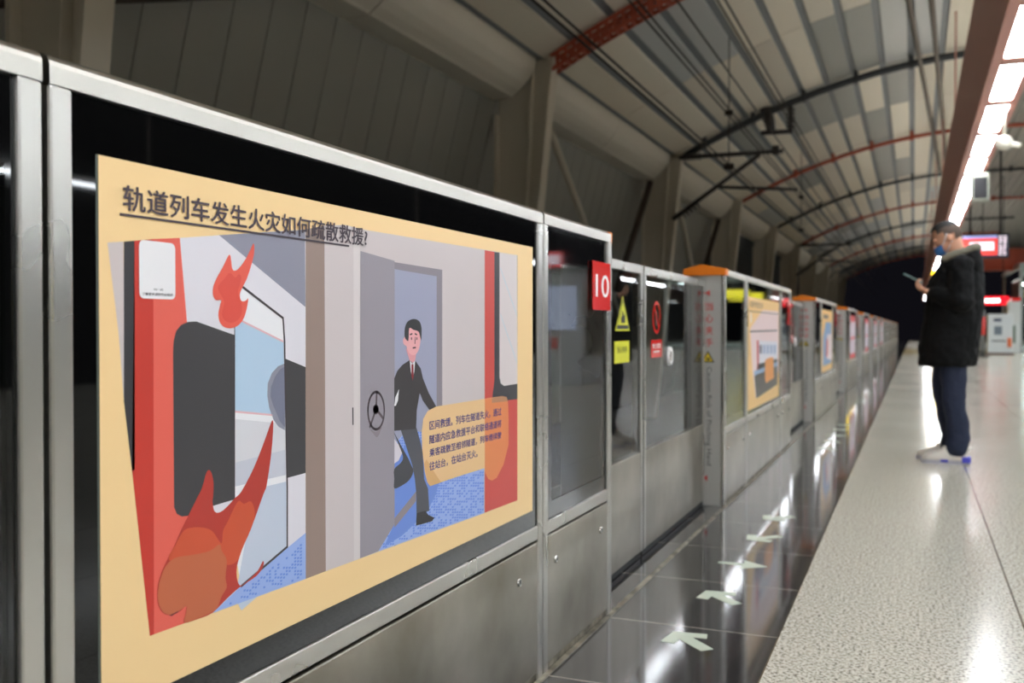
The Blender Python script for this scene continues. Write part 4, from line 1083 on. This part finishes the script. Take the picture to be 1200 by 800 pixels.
    if holds:
        blue = mat('mask_blue', (62, 118, 184), 0.7); strap_m = mat('mask_strap', (226, 228, 232), 0.6)
        m = MB(); n, kk = 18, 12; vs = []
        for j in range(kk + 1):
            t = math.radians(-62 + 92 * j / kk); row = []
            for i in range(n + 1):
                a = math.radians(-72 + 144 * i / n)
                row.append(m.bm.verts.new(H(0.03 + math.cos(a) * math.cos(t) * 0.088, math.sin(a) * math.cos(t) * 0.068, -0.066 + math.sin(t) * 0.066)))
            vs.append(row)
        for j in range(kk):
            for i in range(n):
                f = m.bm.faces.new((vs[j][i], vs[j][i + 1], vs[j + 1][i + 1], vs[j + 1][i])); f.smooth = True; f.material_index = m.mi(blue)
        mask = m.build('face_mask', body)
        for s in (-1, 1):
            m = MB()
            m.tube([H(0.05, s * 0.064, -0.042), H(0.02, s * 0.073, -0.015), H(-0.012, s * 0.082, 0.024)], 0.0035, strap_m, 6)
            m.tube([H(0.05, s * 0.058, -0.098), H(0.01, s * 0.069, -0.07), H(-0.022, s * 0.08, -0.04)], 0.0035, strap_m, 6)
            m.build('ear_strap', mask)
    # coat
    black_coat = mat('coat_black', (8, 8, 9), 0.75, spec=0.2) if holds else mat('coat_dark', (34, 36, 48), 0.7)
    m = MB()
    m.loft([ring_xy(cx, 0, z, rx, ry, 28) for z, cx, rx, ry in ((0.70, -0.03, 0.19, 0.235), (0.73, -0.03, 0.198, 0.245), (0.85, -0.022, 0.205, 0.25), (1.0, 0.0, 0.2, 0.245), (1.15, 0.012, 0.195, 0.24), (1.28, 0.018, 0.19, 0.24), (1.38, 0.035, 0.165, 0.215), (1.44, 0.045, 0.125, 0.15), (1.48, 0.04, 0.1, 0.1))], S_)
    for s in (-1, 1):
        m.capsule(V(0.045, s * 0.14, 1.39), sh[s] + V(0, 0, -0.02), 0.09, 0.09, S_)
        m.capsule(sh[s] + V(0, 0, -0.02), el[s], 0.092, 0.084, S_)
        e2 = el[s] + (wr[s] - el[s]) * (0.93 if holds else 0.95)
        if holds and s == 1: e2 = wr[s]
        m.capsule(el[s], e2, 0.084, 0.055, S_)
    coat = remeshed(m, 'coat', black_coat, 0.009, 4, body, 0.03)
    if holds:
        m = MB()
        m.ellipsoid((0.128, 0, 1.425), ((0.08, 0, -0.02), (0, 0.17, 0), (0.01, 0, 0.14)), S_)
        m.ellipsoid((0.1, 0, 1.50), ((0.08, 0, 0), (0, 0.14, 0), (0, 0, 0.05)), S_)
        remeshed(m, 'hood', black_coat, 0.009, 3, coat, 0.02)
        fur = mat('hood_fur', (120, 114, 98), 0.95)
        m = MB(); pts = []
        rf_ = random.Random(2)
        for k in range(15):
            a = math.pi * (k / 14) - math.pi / 2
            pts.append(V(-0.055 + 0.215 * math.cos(a) ** 0.8 if abs(math.cos(a)) > 1e-6 else -0.055, 0.15 * math.sin(a), 1.468 + 0.085 * max(math.cos(a), 0) ** 0.7))
        for p, q in zip(pts, pts[1:]): m.capsule(p, q, 0.032, 0.032, S_)
        fo = remeshed(m, 'fur_trim', fur, 0.007, 1, coat, 0.03)
    # trousers
    denim = mat('denim_navy', (27, 36, 60), 0.8) if holds else mat('trousers_dark', (24, 24, 30), 0.8)
    m = MB()
    m.loft([ring_xy(-0.01, 0, z, rx, ry) for z, rx, ry in ((0.98, 0.12, 0.17), (0.86, 0.125, 0.18), (0.8, 0.1, 0.16))], S_)
    for s in (-1, 1):
        k_ = knee[s]; a_ = ank[s]
        m.capsule(hip[s], k_ + V(0, 0, 0.12), 0.105, 0.092, S_); m.capsule(k_ + V(0, 0, 0.12), k_, 0.092, 0.084, S_)
        m.capsule(k_, a_ + V(0.012, 0, 0.1), 0.084, 0.08, S_); m.capsule(a_ + V(0.012, 0, 0.1), a_ + V(0.0, 0, 0.03), 0.08, 0.078, S_)
    remeshed(m, 'jeans' if holds else 'trousers', denim, 0.008, 3, body, 0.022)
    # shoes
    sh_m = mat('shoe_white', (222, 216, 206), 0.5) if holds else mat('shoe_dark', (30, 28, 28), 0.5)
    sole_m = mat('sole_grey', (186, 184, 192), 0.5); blu = mat('shoe_blue', (74, 74, 190), 0.5)
    for s in (-1, 1):
        a_ = ank[s]
        outline = [(0.085, 0.0), (0.075, 0.032), (0.02, 0.04), (-0.06, 0.038), (-0.14, 0.05), (-0.2, 0.045), (-0.232, 0.018), (-0.232, -0.018), (-0.2, -0.045), (-0.14, -0.048), (-0.06, -0.034), (0.02, -0.04), (0.075, -0.032)]
        m = MB()
        L_ = []
        for z, sc_, hx in ((0.02, 1.0, 0), (0.04, 0.99, 0.0), (0.06, 0.9, -0.0), (0.078, 0.66, 0.018), (0.1, 0.42, 0.036), (0.122, 0.4, 0.04)):
            L_.append([(a_.x + hx * 1.0 + (x + 0.07) * (sc_ if x < 0 else max(sc_, 0.8)) - 0.07 * 1 + (0.0 if sc_ > 0.7 else 0.0), a_.y + y * (sc_ ** 0.5), z) for x, y in outline])
        m.loft(L_, sh_m); m.build('shoe', body)
        shoe = body.children[-1]
        m = MB(); m.prism([(a_.x + x * 1.03, a_.y + y * 1.06, 0.0) for x, y in outline], (0, 0, 0.024), sole_m); m.build('sole', shoe)
        if holds:
            for x0, x1 in ((0.03, 0.088), (-0.11, -0.06)):
                m = MB(); m.box(a_.x + x0, a_.x + x1, a_.y - 0.047, a_.y + 0.047, 0.012, 0.03 if x0 < 0 else 0.055, blu, 0.004)
                m.build('blue_accent', shoe)
    return body
man = person(0.255, 7.66, 'person in a black hooded parka, jeans, white sneakers and blue mask looking at a phone', 'phone')
other = person(1.62, 31.0, 'person in dark clothes far behind the man with the phone, mostly hidden', 'stand')
# the phone
ph_b, ph_s = mat('phone_case', (60, 96, 92), 0.35), emit('phone_screen', (190, 214, 214), 0.5)
r = empty('mobile_phone', (0.255 - 0.262, 7.66 - 0.105, 1.335)); tag(r, 'green cased mobile phone held by the man in the black parka', 'phone')
r.rotation_euler = (0, math.radians(29), 0)
m = MB(); m.box(-0.074, 0.074, -0.037, 0.037, -0.004, 0.004, ph_b, 0.002); m.build('body', r)
m = MB(); m.box(-0.069, 0.069, -0.033, 0.033, 0.004, 0.0046, ph_s); m.build('screen', r)
m = MB(); m.box(-0.066, -0.04, 0.008, 0.032, -0.0055, -0.004, dark_metal, 0.0005); m.build('camera_bump', r)
